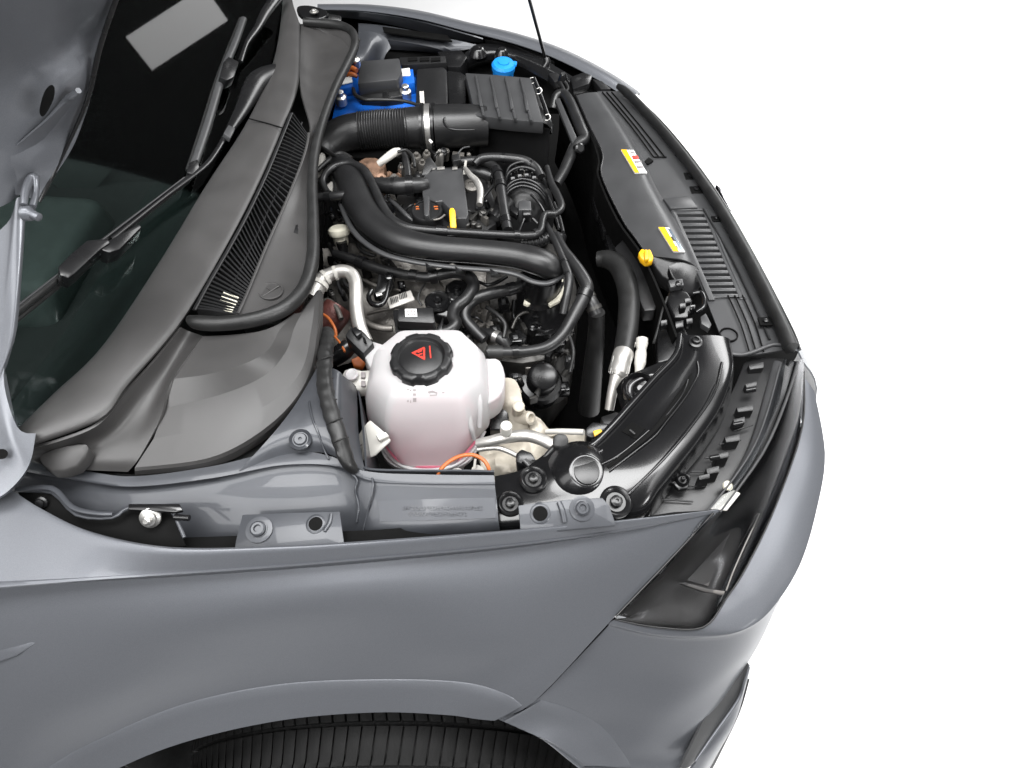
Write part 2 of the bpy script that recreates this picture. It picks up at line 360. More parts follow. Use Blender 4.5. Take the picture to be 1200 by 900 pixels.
sheet('front_bumper_face', [[(940,425,.82),(905,350,.84),(860,275,.85),(800,185,.855),(735,110,.86)],[(956,455,.74),(915,365,.74),(862,285,.76),(800,195,.78),(735,115,.8)],[(945,510,.55),(905,400,.5),(850,310,.5),(790,220,.5),(725,125,.5)]], 'paint', car, nu=5, nv=4, thick=0.003)
tube('gap_backing', [(722,725,.768,2.5),(668,780,.712,2.5),(629,820,.70,2.5),(584,843,.684,2)], 'void', car, n=3)
# ---------------- wheel
RAD, TW = 0.415, 0.27
WC = Vector((P(436, 850, 0.64).x, P(436, 866, 0.628).y+TW*0.38, 0.628-RAD))
KR = RAD/0.322
tyre_prof = [(r*KR, y*TW) for r, y in ((0.21, -.42), (0.235, -.5), (0.28, -.53), (0.302, -.5), (0.313, -.44), (0.3155, -.3), (0.316, 0), (0.3155, .3), (0.313, .44), (0.302, .5), (0.28, .53), (0.235, .5), (0.21, .42))]
tyre = lathe('tyre', WC, tyre_prof, 'tyre', car, (0, 1, 0), 96, sharp=60, label='black front tyre with ribbed tread inside the wheel arch')
def annular_block(a0, a1, y0, y1, r0, r1, skew=0.0):
    V = []
    for r in (r0, r1):
        for (a, y) in ((a0, y0), (a1, y0), (a1+skew, y1), (a0+skew, y1)):
            rr = r - (0.016 if abs(y) > TW*.43 and r == r1 else 0)
            V.append(Vector((math.sin(a)*rr, y, math.cos(a)*rr)))
    return V, [(0, 1, 2, 3), (7, 6, 5, 4), (0, 4, 5, 1), (1, 5, 6, 2), (2, 6, 7, 3), (3, 7, 4, 0)]
blk = {}
for row, (y0, y1, sk, pitch) in enumerate(((-TW*.505, -TW*.31, 0.012, 3.0), (-TW*.285, -TW*.08, -0.03, 3.0), (-TW*.055, TW*.16, 0.03, 3.0), (TW*.19, TW*.48, -0.02, 3.0))):
    for k in range(-20, 20):
        a = R(pitch*k)
        if row not in blk:
            V, F = annular_block(0, R(pitch*0.9), y0, y1, RAD-.014, RAD, sk)
            ob = put('tread_block', V, F, 'tyre', tyre, True, 30, 0.0022); blk[row] = ob
            base = ob.location.copy()
            # mesh is centred; keep the offset of its centre
            ob['_c'] = list(base)
        else:
            ob = bpy.data.objects.new('tread_block', blk[row].data); col.objects.link(ob); ob.parent = tyre
        base = Vector(blk[row]['_c']); rel = base if blk[row] is ob else base
        off = Vector(tyre['_w'])  # tyre centre in the world
        p = Matrix.Rotation(a, 3, 'Y') @ (Vector(blk[row]['_c'])+Vector(tyre['_w']))
        ob.location = p + (WC - off); ob.rotation_euler = (0, a, 0)
lathe('wheel_rim', WC+Vector((0, -0.10, 0)), [(r*KR, y) for r, y in ((0.213, 0.0), (0.205, 0.012), (0.195, 0.05), (0.06, 0.03), (0.05, 0.0), (0, -0.002))], 'alu', car, (0, 1, 0), 48)
# dark wheel-arch liner: starts behind the arch edge and runs inwards over the tyre
LIPW = [P3(a) for a in FEN[-1][:1]]
LIPW = [LIPW[0]+Vector((-.02, .02, -.6)), LIPW[0]+Vector((-.02, .01, -.3))]+[P3(a) for a in cr([list(a) for a in FEN[-1]]+[[640,869,.655],[684,903,.61],[720,960,.55],[760,1040,.45]], 4)]
V = []; F = []; nL = len(LIPW)
for (dy, dz) in ((.012, -.006), (.10, -.004), (.40, .0), (.46, -.25)):
    V += [p+Vector((0, dy, dz)) for p in LIPW]
for j in range(3):
    for k in range(nL-1): F.append((j*nL+k, j*nL+k+1, (j+1)*nL+k+1, (j+1)*nL+k))
put('wheel_arch_liner', V, F, 'liner', car, thick=0.003)
put('mudguard', [(-.46, -.975, .60), (-.46, -.5, .60), (-.50, -.5, .0), (-.50, -.975, .0)], [(0, 1, 2, 3)], 'liner', car, False, thick=.004)
# ---------------- inner wing: rail, strut tower, brackets
RAIL = [
 [(-20,520,.97),(20,538,.96),(100,552,.955),(160,558,.95),(250,546,.95),(330,528,.95),(385,534,.948),(428,552,.946),(500,556,.946),(579,557,.946)],
 [(-20,530,.967),(20,550,.957),(100,564,.95),(160,570,.947),(250,560,.947),(330,545,.947),(392,546,.944),(432,562,.942),(500,566,.943),(580,566,.943)],
 [(-20,533,.957),(20,554,.945),(100,569,.939),(160,575,.936),(250,565,.936),(330,550,.937),(394,551,.935),(433,567,.938),(500,570,.940),(580,570,.940)],
 [(-20,560,.94),(20,590,.925),(100,604,.918),(170,607,.915),(250,600,.915),(330,592,.917),(402,588,.917),(438,590,.927),(500,588,.931),(582,586,.931)],
 [(-20,600,.90),(20,620,.89),(100,640,.875),(180,655,.87),(260,655,.87),(340,650,.87),(410,640,.873),(440,625,.905),(500,621,.915),(585,617,.915)],
 [(-20,640,.84),(20,670,.83),(100,690,.82),(180,690,.81),(260,690,.81),(340,685,.81),(410,670,.82),(443,655,.85),(500,650,.86),(590,640,.86)],
]
sheet('inner_wing_rail', RAIL, 'paint_bay', car, nu=8, nv=4, thick=0.002, sharp=50)
sheet('strut_tower', [
 [(280,552,.949),(330,534,.949),(375,530,.949),(405,541,.946),(428,553,.942)],
 [(305,525,.962),(335,514,.966),(365,512,.966),(398,520,.958),(424,532,.925)],
 [(330,496,.972),(350,490,.974),(372,488,.974),(398,494,.964),(420,505,.915)],
 [(350,468,.976),(364,462,.977),(380,460,.975),(400,466,.965),(419,480,.905)],
 [(372,430,.976),(378,430,.976),(388,432,.974),(402,440,.962),(418,455,.89)]], 'paint_bay', car, nu=7, nv=5, thick=0.002)
c = P(352, 515, .967); 
lathe('tower_boss', c, [(M(c,13), -.006), (M(c,13), .001), (M(c,10.5), .0035), (M(c,9), .001), (M(c,8), .001), (M(c,6.5), .004), (M(c,2), .004), (M(c,1), .002), (0, .002)], 'paint_bay', car, (0.1, -0.25, 1), 26)
# stamped plate with its raised characters
rail = bpy.data.objects['inner_wing_rail']; hr = hitter(rail)
pl = stick('stamped_plate', [(443,587),(500,585),(580,583),(582,607),(500,610),(446,611)], hr, 'paint_bay', car, .0022, .003)
tube('weld_bead', [(412,555,.943,1.4),(418,563,.94,1.5),(416,575,.932,1.2),(420,592,.92,1.4),(418,612,.905,1.3)], 'paint_bay', car, wob=0.4)
tube('weld_bead', [(436,560,.945,1.1),(437,572,.942,1.3),(433,590,.93,1.2),(428,612,.91,1.2),(424,628,.9,1.1)], 'paint_bay', car, wob=0.4)
tube('seam_bead', [(362,470,.9775,1.2),(366,490,.976,1.2),(373,508,.969,1.2),(380,527,.955,1.2),(385,538,.949,1)], 'paint_bay', car, wob=0.3)
random.seed(3)
hp = hitter(pl)
bm = bmesh.new()
for (y, x0, x1) in ((595.5, 472, 566), (602.5, 478, 545)):
    x = x0
    while x < x1:
        for (dx, dy, ww, hh) in random.sample(((0, -2, 2.4, .7), (0, 1.6, 2.4, .7), (0, -2, .7, 4), (1.7, -2, .7, 4), (0, -.3, 2.4, .7)), 3):
            r_ = [hp(x+a, y+c_) for a, c_ in ((dx, dy), (dx+ww, dy), (dx+ww, dy+hh), (dx, dy+hh))]
            if None in r_: continue
            a = [bm.verts.new(v[0]+v[1]*.0014) for v in r_]; b_ = [bm.verts.new(v[0]-v[1]*.0005) for v in r_]; bm.faces.new(a)
            for i in range(4): bm.faces.new((a[i], b_[i], b_[(i+1) % 4], a[(i+1) % 4]))
        x += 3.5
fin('stamped_characters', bm, 'paint_bay', pl, False)
# painted mounting brackets with bolt and hole
def bracket(pts, hole, blt, m='paint_bay', th=0.004):
    b = slab('mounting_bracket', pts, m, th, car, bev=0.0012); hf_ = hitter(b)
    p, nn = hf_(blt[0], blt[1]); bolt(p, M(p, blt[2]), b, 'paint_bay', axis=nn)
    q, nn = hf_(hole[0], hole[1]); rr = M(q, hole[2])
    lathe('hole_rim', q+nn*-.001, [(rr*1.0, 0), (rr*1.04, .0022), (rr*1.2, .0022), (rr*1.5, .0008), (rr*1.6, 0)], m, b, nn, 28)
    lathe('bolt_hole', q, [(rr, -.002), (rr, .0006), (0, .0006)], 'void', b, nn, 28)
    return b
b1 = bracket([(284,603,.945),(340,600.5,.945),(398,599,.945),(403,634,.935),(402,645,.932),(274,648,.933),(276,634,.937)], (370,614,8), (304,621,9))
b2 = bracket([(607,592,.946),(640,588,.946),(668,585,.946),(706,583,.946),(714,592,.942),(721,612,.932),(721,616,.930),(610,626,.930),(609,612,.936)], (633,602,8.5), (682,596,8.5))
tube('pressed_rib', [(655,588,.947,3),(659,598,.944,3.4),(662,612,.938,3)], 'paint_bay', b2, fl=.5)
tube('pressed_rib', [(388,602,.945,2),(386,612,.943,2.6),(380,622,.941,2.2)], 'paint_bay', b1, fl=.5)
slab('gap_shade_strip', [(150,632,.93),(275,628,.922),(440,621,.918),(580,610,.905),(580,633,.895),(440,652,.91),(150,662,.925)], 'void', 0.004, car, bev=0, flat=False)  # black strip added to imitate shade between rail and wing
# black hinge hardware under the bonnet corner
hg = slab('hinge_plate', [(20,576,.968),(60,578,.968),(92,604,.960),(132,607,.959),(152,596,.962),(196,597,.962),(206,608,.958),(218,640,.943),(150,648,.94),(60,640,.945)], 'void', 0.004, car, bev=0.0015)
tube('hinge_flange', [(22,574,.972,2.6),(62,577,.973,2.6),(90,603,.971,2.6),(132,606,.971,2.6),(152,594,.974,2.6),(198,595,.974,2.6),(206,607,.972,2.4),(216,630,.966,2.2)], 'paint_bay', hg, n=3, fl=0.7)
tube('hinge_strap', [(18,574,.978,3),(60,572,.98,3.4),(84,594,.98,3.2),(110,601,.98,3),(132,602,.978,2.6)], 'paint_bay', hg, n=4, fl=0.6)
slab('hinge_link', [(150,590,.982),(210,590,.982),(214,598,.98),(205,600,.98),(150,597,.98)], 'gloss_black', 0.006, hg)
tube('hinge_pin', [(205,606,.975,4),(222,607,.975,3.6)], 'gloss_black', hg, n=1)
p = P(177,606,.968); ax = (0.1, -0.75, 0.7)
lathe('hinge_stud', p, [(M(p,12),0),(M(p,12),.004),(M(p,8.5),.006),(M(p,8.5),.010),(M(p,5),.011),(M(p,5),.017),(M(p,3),.019),(0,.019)], 'zinc', hg, ax, 22)
p = P(50,588,.968); lathe('hinge_bolt', p, [(M(p,7),0),(M(p,7),.004),(M(p,4.5),.005),(M(p,4.5),.009),(0,.0095)], 'satin_black', hg, ax, 18)
# ---------------- bonnet edge, propped open
hd = sheet('bonnet', [
 [(-70,-60,1.58),(60,-60,1.57),(108,-40,1.555),(150,-40,1.54)],
 [(-70,60,1.48),(50,40,1.47),(88,40,1.455),(118,50,1.445)],
 [(-70,120,1.41),(20,110,1.405),(66,110,1.40),(108,100,1.39)],
 [(-70,190,1.34),(-5,180,1.335),(40,172,1.33),(80,148,1.335)],
 [(-70,250,1.28),(-20,248,1.27),(6,240,1.27),(24,228,1.275)]], 'paint', car, nu=6, nv=5, thick=0.012, label='underside of the raised bonnet edge in car colour')
sheet('bonnet_inner_panel', [
 [(118,-40,1.52),(128,-40,1.52),(138,-40,1.515)],
 [(96,40,1.45),(110,40,1.45),(121,45,1.445)],
 [(50,110,1.40),(85,105,1.395),(110,100,1.39)],
 [(20,165,1.345),(66,150,1.345),(100,135,1.345)],
 [(12,190,1.32),(42,182,1.32),(84,175,1.31)],
 [(16,212,1.295),(36,212,1.29),(58,215,1.28)],
 [(18,228,1.28),(30,230,1.275),(46,236,1.265)]], 'paint', hd, nu=5, nv=5, thick=0.006)
def disc(name, px, py, z, rx, m, par, ax, h=0.002, seg=28):
    c_ = P(px, py, z); return lathe(name, c_, [(M(c_, rx), 0), (M(c_, rx), h), (M(c_, rx)*.9, h*1.3), (0, h*1.3)], m, par, ax, seg)
slab('drain_slot', [(46,128,1.402),(51,109,1.42),(58,100,1.43),(63,101,1.43),(62,114,1.415),(54,130,1.40),(48,135,1.395)], 'void', 0.002, hd, n=3, bev=0.0005)
tube('pressed_ridge', [(92,106,1.408,4),(84,113,1.40,5),(76,118,1.392,3.5),(55,140,1.37,2),(20,170,1.34,1.5)], 'paint', hd, n=5, fl=.8)
tube('bonnet_flange', [(150,-40,1.542,4),(118,52,1.45,4),(102,118,1.375,4),(74,180,1.308,3.6),(46,236,1.265,3)], 'satin_black', hd, n=5, fl=.6)
st = sheet('hinge_arm', [
 [(-40,300,1.22),(8,262,1.25),(20,232,1.275),(30,240,1.265),(30,255,1.25)],
 [(-50,390,1.15),(-8,390,1.15),(4,390,1.15),(14,390,1.15),(20,385,1.15)],
 [(-60,470,1.09),(-25,480,1.085),(-10,470,1.09),(-2,455,1.10),(4,440,1.11)],
 [(-60,540,1.04),(-25,540,1.04),(0,525,1.05),(12,512,1.06),(20,500,1.065)],
 [(-60,590,1.01),(-20,590,1.01),(10,575,1.015),(34,545,1.03),(42,508,1.05)]], 'paint', hd, nu=5, nv=5, thick=0.010)
tube('hinge_pivot', [(28,250,1.275,9),(36,250,1.275,9),(38,251,1.275,5),(46,255,1.272,5),(47,255.5,1.272,2.5)], 'paint', hd, n=1)
tube('hinge_clasp', [(28,240,1.285,4),(30,224,1.292,4.5),(36,210,1.297,5),(42,208,1.298,4),(42,226,1.285,3.5),(38,242,1.28,4)], 'paint', hd, n=4)
p = P(2,532,1.052); lathe('access_hole', p, [(M(p,6),0),(M(p,6),.003),(0,.003)], 'void', hd, (0.5,-.5,.6), 18)
# ---------------- windscreen and cabin behind it
G0 = P(30, 505, 1.03); G1 = P(335, 10, 1.05)
gback = Vector((-math.cos(R(31)), 0, math.sin(R(31))))
gn = (G1-G0).cross(gback).normalized()
if gn.z < 0: gn = -gn
def G(px, py, off=0.0): return PPL(px, py, G0+gn*off, gn)
def Gs(a, off): return tuple(G(a[0], a[1], off))
gr = [[Gs(a, -0.004) for a in r] for r in (
  [(45,510),(80,462),(130,405),(195,308),(245,225),(295,145),(325,75),(335,10),(335,-30)],
  [(-60,510),(-30,440),(30,330),(95,210),(140,130),(170,75),(200,20),(215,-20),(220,-60)],
  [(-160,480),(-130,400),(-90,280),(-40,150),(0,60),(40,0),(60,-60),(70,-90),(75,-120)])]
sheet('windscreen', gr, 'windscreen_glass', car, nu=5, nv=5, thick=0.004, world=True)
def glass_under(p, d): return p - gn*d
# black ceramic border along the lower edge, dashboard, seats, far door with its window
sheet('dashboard', [[tuple(G(a[0], a[1], -.03)) for a in ((60,510),(130,410),(195,310),(245,225),(295,145),(325,75),(335,0))],
                    [tuple(G(a[0], a[1], -.08)) for a in ((35,500),(105,400),(165,300),(222,215),(272,135),(305,70),(318,-10))],
                    [tuple(G(a[0], a[1], -.26)) for a in ((0,490),(75,390),(135,290),(185,205),(240,125),(282,65),(300,-10))]], 'liner', car, nu=4, nv=4, thick=0.01, world=True)
DY = Vector((0, 0.80, 0)); DN = Vector((0, 1, 0))
door = slab('far_door', [tuple(PPL(a, b, DY, DN)) for a, b in ((-300,-160),(338,-160),(338,60),(335,160),(300,200),(-300,420))], 'liner', 0.03, car, world=True, down=(0, 1, 0), bev=0)
WQ = [(163,44),(216,-8),(252,16),(240,36),(208,72)]
cut(door, [slab('cutter', [tuple(PPL(a, b, DY, DN)-Vector((0, .05, 0))) for a, b in WQ], 'void', 0.2, None, world=True, down=(0, 1, 0), bev=0)])
slab('door_window', [tuple(PPL(a, b, DY, DN)+Vector((0, .012, 0))) for a, b in WQ], 'side_glass', 0.004, door, world=True, down=(0, 1, 0), bev=0)
def seat(cx, cy, cz, rot):
    pr = []
    s = bpy.data.objects
    V = []
    def rb(w, d, h, ox, oz, tilt, nm):
        bm = bmesh.new(); bmesh.ops.create_cube(bm, size=1)
        for v in bm.verts: v.co = Vector((v.co.x*d, v.co.y*w*(0.82 if v.co.z > 0 else 1), v.co.z*h))
        bmesh.ops.bevel(bm, geom=bm.edges[:], offset=min(w, d, h)*.33, segments=4, affect='EDGES', profile=.6)
        mt = Matrix.Translation((cx+ox, cy, cz+oz)) @ Matrix.Rotation(tilt, 4, 'Y')
        for v in bm.verts: v.co = mt @ v.co
        return fin(nm, bm, 'seat', car)
    rb(0.50, 0.15, 0.66, 0, 0.1, -0.25, 'seat_backrest'); rb(0.27, 0.10, 0.18, -0.14, 0.53, -0.2, 'headrest'); rb(0.5, 0.5, 0.15, 0.25, -0.24, 0.08, 'seat_cushion')
seat(-1.55, -0.36, 0.72, 0); seat(-1.55, 0.36, 0.72, 0)
put('cabin_floor', [(-3, -.9, .42), (-.35, -.9, .42), (-.35, .9, .42), (-3, .9, .42)], [(0, 1, 2, 3)], 'liner', car, False)
# roof and far door frame with a clear pane (the bright patch on the windscreen is the strip lamp's reflection)
put('cabin_rear_wall', [(-2.6, -.9, .3), (-2.6, .9, .3), (-2.6, .9, 1.6), (-2.6, -.9, 1.6)], [(0, 1, 2, 3)], 'liner', car, False, thick=.01)
put('roof', [(-2.6, -.75, 1.55), (-1.35, -.7, 1.5), (-1.35, .7, 1.5), (-2.6, .75, 1.55)], [(0, 1, 2, 3)], 'paint', car, False, thick=.02)
put('near_door', [(-2.6, -.86, .3), (-.62, -.80, .3), (-.62, -.78, .98), (-1.2, -.78, 1.02), (-2.6, -.8, 1.1)], [(0, 1, 2, 3, 4)], 'liner', car, False, thick=.02)
slab('door_reflection_band', [tuple(PPL(a, b_, DY-Vector((0, .03, 0)), DN)) for a, b_ in ((60,215),(158,50),(207,82),(170,150),(98,240))], 'seat', .02, door, world=True, down=(0, 1, 0), bev=.004)  # added panel imitating the pale reflection band across the glass
slab('bulkhead', [tuple(G(a, b_, -.06)) for a, b_ in ((40,520),(118,430),(195,318),(250,228),(300,148),(330,75),(340,-10))]+[tuple(G(a, b_, -.06)-Vector((0, 0, .5))) for a, b_ in ((340,-10),(330,75),(300,148),(250,228),(195,318),(118,430),(40,520))], 'liner', .01, car, world=True, down=(-1, 0, 0), bev=0)
# ---------------- cowl: band, grille, tray, seal, apron
CO = [(10,512),(62,462),(122,403),(190,302),(241,218),(291,140),(321,70),(331,5),(331,-30)]
CI = [(30,525),(118,492),(152,450),(214,377),(266,290),(304,216),(331,153),(350,98),(352,30)]
cz = [1.03,1.036,1.04,1.046,1.052,1.056,1.06,1.062,1.064]
rows = []
for t, dz in ((0, -.006), (.04, 0.004), (.35, .012), (.75, .008), (.97, 0.0), (1.0, -.012)):
    rows.append([(a[0]+(b[0]-a[0])*t, a[1]+(b[1]-a[1])*t, z+dz) for a, b, z in zip(CO, CI, cz)])
cowl = sheet('cowl_panel', rows, 'cowl_plastic', car, nu=6, nv=3, thick=0.004, sharp=40)
tube('panel_joint', [(292,139,1.071,.8),(315,145,1.071,.8),(331,150,1.066,.8)], 'void', cowl, n=2)
# apron of the cowl: channel beside the band, dished plate with a rounded rim
sheet('cowl_channel', [
 [(213,384,1.036),(180,425,1.032),(152,455,1.03),(118,496,1.028),(70,517,1.026),(24,528,1.02)],
 [(221,388,1.022),(192,430,1.010),(165,466,1.003),(132,505,.992),(85,527,.99),(34,536,.992)],
 [(230,391,1.022),(203,430,1.006),(182,470,.996),(158,508,.984),(120,536,.976),(64,548,.972)],
 [(238,394,1.0305),(211,431,1.0205),(197,456,1.011),(187,492,.994),(164,535,.971),(150,553,.955)]], 'cowl_plastic', car, nu=6, nv=4, thick=.004, sharp=40)
A_ = [
 [(238,394,1.030),(262,393,1.030),(285,391,1.030),(305,388,1.030),(324,381,1.029),(346,367,1.024)],
 [(204,444,1.018),(247,438,1.021),(287,426,1.0235),(314,410,1.0245),(329,385,1.0265),(347,367.5,1.0235)],
 [(194,478,.994),(260,462,.996),(310,440,1.000),(335,412,1.005),(345,384,1.0115),(354,366,1.017)],
 [(180,514,.983),(262,497,.984),(320,470,.988),(354,432,.993),(365,385,1.0),(370,345,1.007)],
 [(158,548,.962),(250,535,.966),(318,496,.974),(358,448,.982),(371,395,.99),(374,340,1.002)],
 [(158,552,.958),(252,539,.960),(321,499,.966),(361,450,.974),(374,396,.982),(376,340,.995)],
 [(158,557,.944),(254,546,.944),(324,505,.948),(365,455,.954),(377,400,.958),(379,345,.960)]]
ap = sheet('cowl_apron', A_, 'cowl_plastic', car, nu=10, lin=True, thick=.004, sharp=13)
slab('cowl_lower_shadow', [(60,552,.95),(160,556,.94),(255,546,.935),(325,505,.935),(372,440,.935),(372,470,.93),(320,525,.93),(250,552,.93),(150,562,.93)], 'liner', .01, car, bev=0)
slab('cowl_gap_fill', [(340,10,1.0),(352,28,1.0),(372,28,1.0),(372,90,.99),(366,170,.98),(345,240,.98),(300,320,.98),(260,370,.98),(230,370,.98),(290,250,.98),(330,150,.99),(345,80,1.0)], 'void', .01, car, bev=0)  # added black sheet that makes the openings below the cowl look unlit
slab('apron_tab', [(45,536,1.0),(62,526,1.008),(92,520,1.01),(104,524,1.006),(90,546,.985),(60,552,.98)], 'cowl_plastic', 0.02, ap, bev=.004, n=2)
# grille slats
A0 = [(228,364,1.049),(243,336,1.051),(265,298,1.054),(287,258,1.056),(306,219,1.058),(318,192,1.06),(331,160,1.062),(344,128,1.064)]
A1 = [(279,368,1.043),(288,348,1.044),(298,324,1.045),(312,290,1.047),(335,238,1.05),(352,196,1.053),(360,170,1.055),(362,154,1.056)]
a0 = cr([list(P3(a)) for a in A0], 8); a1 = cr([list(P3(a)) for a in A1], 8)
gb = sheet('grille_bed', [[tuple(Vector(p)-Vector((0, 0, .022))) for p in a0[::4]], [tuple(Vector(p)-Vector((0, 0, .02))) for p in a1[::4]]], 'void', cowl, nu=3, lin=True, world=True)
def along(a, t):
    f = t*(len(a)-1); i = min(int(f), len(a)-2); return Vector(a[i]).lerp(Vector(a[i+1]), f-i)
gf = []
NS = 52
for k in range(NS):
    t = (k+.5)/NS*.97+.015
    p = along(a0, t); q = along(a1, max(0, t-.035)); d = (along(a0, min(1, t+.004))-along(a0, max(0, t-.004))).normalized()*.0017
    mid = p.lerp(q, .35)+Vector((0, 0, .003)) - d*0.9
    up_ = [p-d, mid-d, q-d, q+d, mid+d, p+d]
    V = up_+[v-Vector((0, 0, .016)) for v in up_]
    put('slat', V, [(0, 1, 4, 5), (1, 2, 3, 4), (6, 11, 10, 7), (7, 10, 9, 8), (0, 6, 7, 1), (1, 7, 8, 2), (2, 8, 9, 3), (3, 9, 10, 4), (4, 10, 11, 5), (5, 11, 6, 0)], 'plastic', gb, True, 30)
tube('grille_edge', [(p[0], p[1], p[2]+.001, .0032) for p in a0[::3]], 'plastic', cowl, world=True, n=3, fl=.7)
tube('grille_edge', [(p[0], p[1], p[2]+.001, .0026) for p in a1[::3]], 'cowl_plastic', cowl, world=True, n=3, fl=.7)
tube('grille_crossbar', [tuple(Vector(p).lerp(Vector(q), .52)+Vector((0, 0, -.004)))+(.0016,) for p, q in zip(a0[::4], a1[::4])], 'plastic', cowl, world=True, n=3)
for k, t in enumerate((.035, .055, .075, .098, .12, .145)):            # pale foam strips seen in the first slots
    p = along(a0, t).lerp(along(a1, max(0, t-.03)), .45); q = along(a0, t+.004).lerp(along(a1, max(0, t-.026)), .85)
    tube('foam_strip', [tuple(p+Vector((0, 0, .0005)))+(.0016,), tuple(q+Vector((0, 0, -.0005)))+(.0016,)], 'cream', gb, world=True, n=1, segs=8)
# tray between grille and seal
tray = sheet('cowl_tray', [
 [(279,369,1.040),(297,328,1.042),(313,290,1.044),(336,238,1.047),(353,196,1.05),(361,168,1.052),(364,148,1.053),(352,100,1.05),(352,50,1.05),(353,28,1.055)],
 [(310,366,1.030),(330,330,1.030),(338,290,1.032),(350,238,1.036),(360,196,1.04),(366,168,1.042),(371,140,1.044),(368,100,1.03),(374,65,1.03),(385,38,1.04)],
 [(340,362,1.028),(358,330,1.026),(364,290,1.028),(363,238,1.03),(367,196,1.034),(373,160,1.038),(382,128,1.04),(396,94,1.04),(411,60,1.045),(412,42,1.05)]], 'cowl_plastic', car, nu=5, nv=5, thick=.004)
p = P(317,341,1.0335)
em = lathe('cowl_emblem', p, [(M(p,14.5),-.003),(M(p,14.5),.0012),(M(p,13),.0016),(M(p,12.3),.0004),(0,.0004)], 'cowl_plastic', tray, (0.1, 0, 1), 30)
tube('emblem_stroke', [(308,347,1.0345,.9),(327,335,1.0345,.9)], 'cowl_plastic', em, n=1); tube('emblem_stroke', [(312,337,1.0345,.7),(318,341,1.0345,.7)], 'cowl_plastic', em, n=1)
slab('clip_slot', [(341,263,1.033),(349,263,1.033),(349,273,1.0325),(341,273,1.0325)], 'plastic', .003, tray, bev=.0006)
tube('bonnet_seal', [(222,374,1.052,5),(232,378,1.052,8.5),(262,379,1.05,8.5),(300,374,1.046,8.5),(334,361,1.043,8.5),(356,338,1.041,8.2),(366,305,1.041,7.6),(367,262,1.043,6.8),(366,215,1.046,6),(369,180,1.048,5.5),(378,143,1.05,5),(393,103,1.052,4.8),(408,73,1.054,4.8),(416,53,1.056,4.8),(413,38,1.058,4.6),(399,30,1.06,4.6),(376,27,1.06,4.2),(356,26,1.06,4)], 'rubber', car, n=6, segs=16, fl=1.1)
sheet('seal_corner', [[(356,22,1.062),(385,22,1.062),(408,30,1.06),(422,46,1.056)],[(358,30,1.05),(384,32,1.05),(402,40,1.05),(412,58,1.046)],[(364,44,1.03),(384,46,1.03),(396,54,1.03),(404,70,1.03)]], 'cowl_plastic', car, nu=4, thick=.004)
# ---------------- wipers
def gtube(name, pts, m, par, **k):
    A = []
    for (x, y, off, r) in pts:
        p = G(x, y, off); A.append((p.x, p.y, p.z, M(p, r)))
    return tube(name, A, m, par, world=True, up=gn, **k)
wp = gtube('wiper', [(350,79,.04,6),(338,80,.046,8),(318,85,.05,10),(304,93,.052,11.5),(296,104,.05,11),(284,128,.044,8),(272,148,.04,5.4),(266,158,.038,4.4)], 'satin_black', car, n=5, fl=.6, label='wiper with its joint block above the cowl grille')
gtube('wiper_rod', [(266,156,.04,3),(252,180,.036,2.8),(236,198,.034,3),(190,232,.03,3.6),(130,280,.03,4.2)], 'satin_black', wp, n=4, fl=.55)
gtube('wiper_spine', [(222,206,.026,2),(120,284,.026,3.6),(70,325,.024,4.6),(-30,402,.022,6)], 'rubber', wp, n=3, fl=.9)
gtube('wiper_edge', [(216,208,.034,.8),(118,283,.036,1),(60,328,.036,1.2),(-30,398,.036,1.4)], 'plastic_gray', wp, n=2)
gtube('wiper_blade', [(222,212,.012,1.6),(120,292,.010,2.6),(70,334,.008,3),(-30,414,.006,3.6)], 'rubber', wp, n=3)
slab('wiper_joint', [tuple(G(a, b, .055)) for a, b in ((68,312),(84,296),(102,281),(126,279),(130,284),(118,292),(88,320),(80,326),(70,322))], 'satin_black', .028, wp, world=True, down=tuple(-gn), bev=.003)
slab('wiper_sleeve', [tuple(G(a, b, .052)) for a, b in ((118,292),(128,281),(163,262),(166,266),(140,292),(128,296))], 'satin_black', .03, wp, world=True, down=tuple(-gn), bev=.002)
slab('wiper_collar', [tuple(G(a, b, .05)) for a, b in ((262,156),(268,146),(276,150),(270,162))], 'plastic_gray', .012, wp, world=True, down=tuple(-gn), bev=.0015)
p = G(340, 78, .05); lathe('wiper_nut', p, [(M(p,5),-.01),(M(p,5),.003),(M(p,3),.006),(0,.006)], 'satin_black', wp, tuple(gn), 16)
wp2 = gtube('wiper', [(328,-8,.05,7),(312,14,.045,5.5),(302,32,.04,4),(292,46,.036,3),(288,54,.034,2.5),(282,72,.03,3)], 'satin_black', car, n=4, fl=.6, label='wiper lying across the far part of the windscreen')
gtube('wiper_spine', [(286,22,.03,3.4),(276,50,.03,3.8),(262,84,.028,4.2),(244,145,.026,4.6),(226,198,.024,4.6)], 'plastic_gray', wp2, n=4, fl=.8)
gtube('wiper_blade', [(282,22,.012,2),(256,88,.01,2.2),(238,145,.01,2.4),(220,200,.008,2.6)], 'rubber', wp2, n=3)
slab('wiper_joint', [tuple(G(a, b, .045)) for a, b in ((262,72),(268,66),(280,72),(274,90),(266,94),(257,90))], 'satin_black', .024, wp2, world=True, down=tuple(-gn), bev=.002)
slab('wiper_end_cap', [tuple(G(a, b, .036)) for a, b in ((222,190),(232,186),(234,196),(226,204),(219,202))], 'satin_black', .02, wp2, world=True, down=tuple(-gn), bev=.002)
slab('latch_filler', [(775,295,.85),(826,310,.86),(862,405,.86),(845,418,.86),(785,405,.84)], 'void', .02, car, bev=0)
slab('front_corner_filler', [(770,360,.80),(850,380,.81),(936,412,.83),(915,440,.82),(880,500,.81),(840,555,.80),(796,602,.79),(740,600,.79),(800,500,.80),(850,440,.80),(800,400,.80)], 'void', .02, car, bev=0)
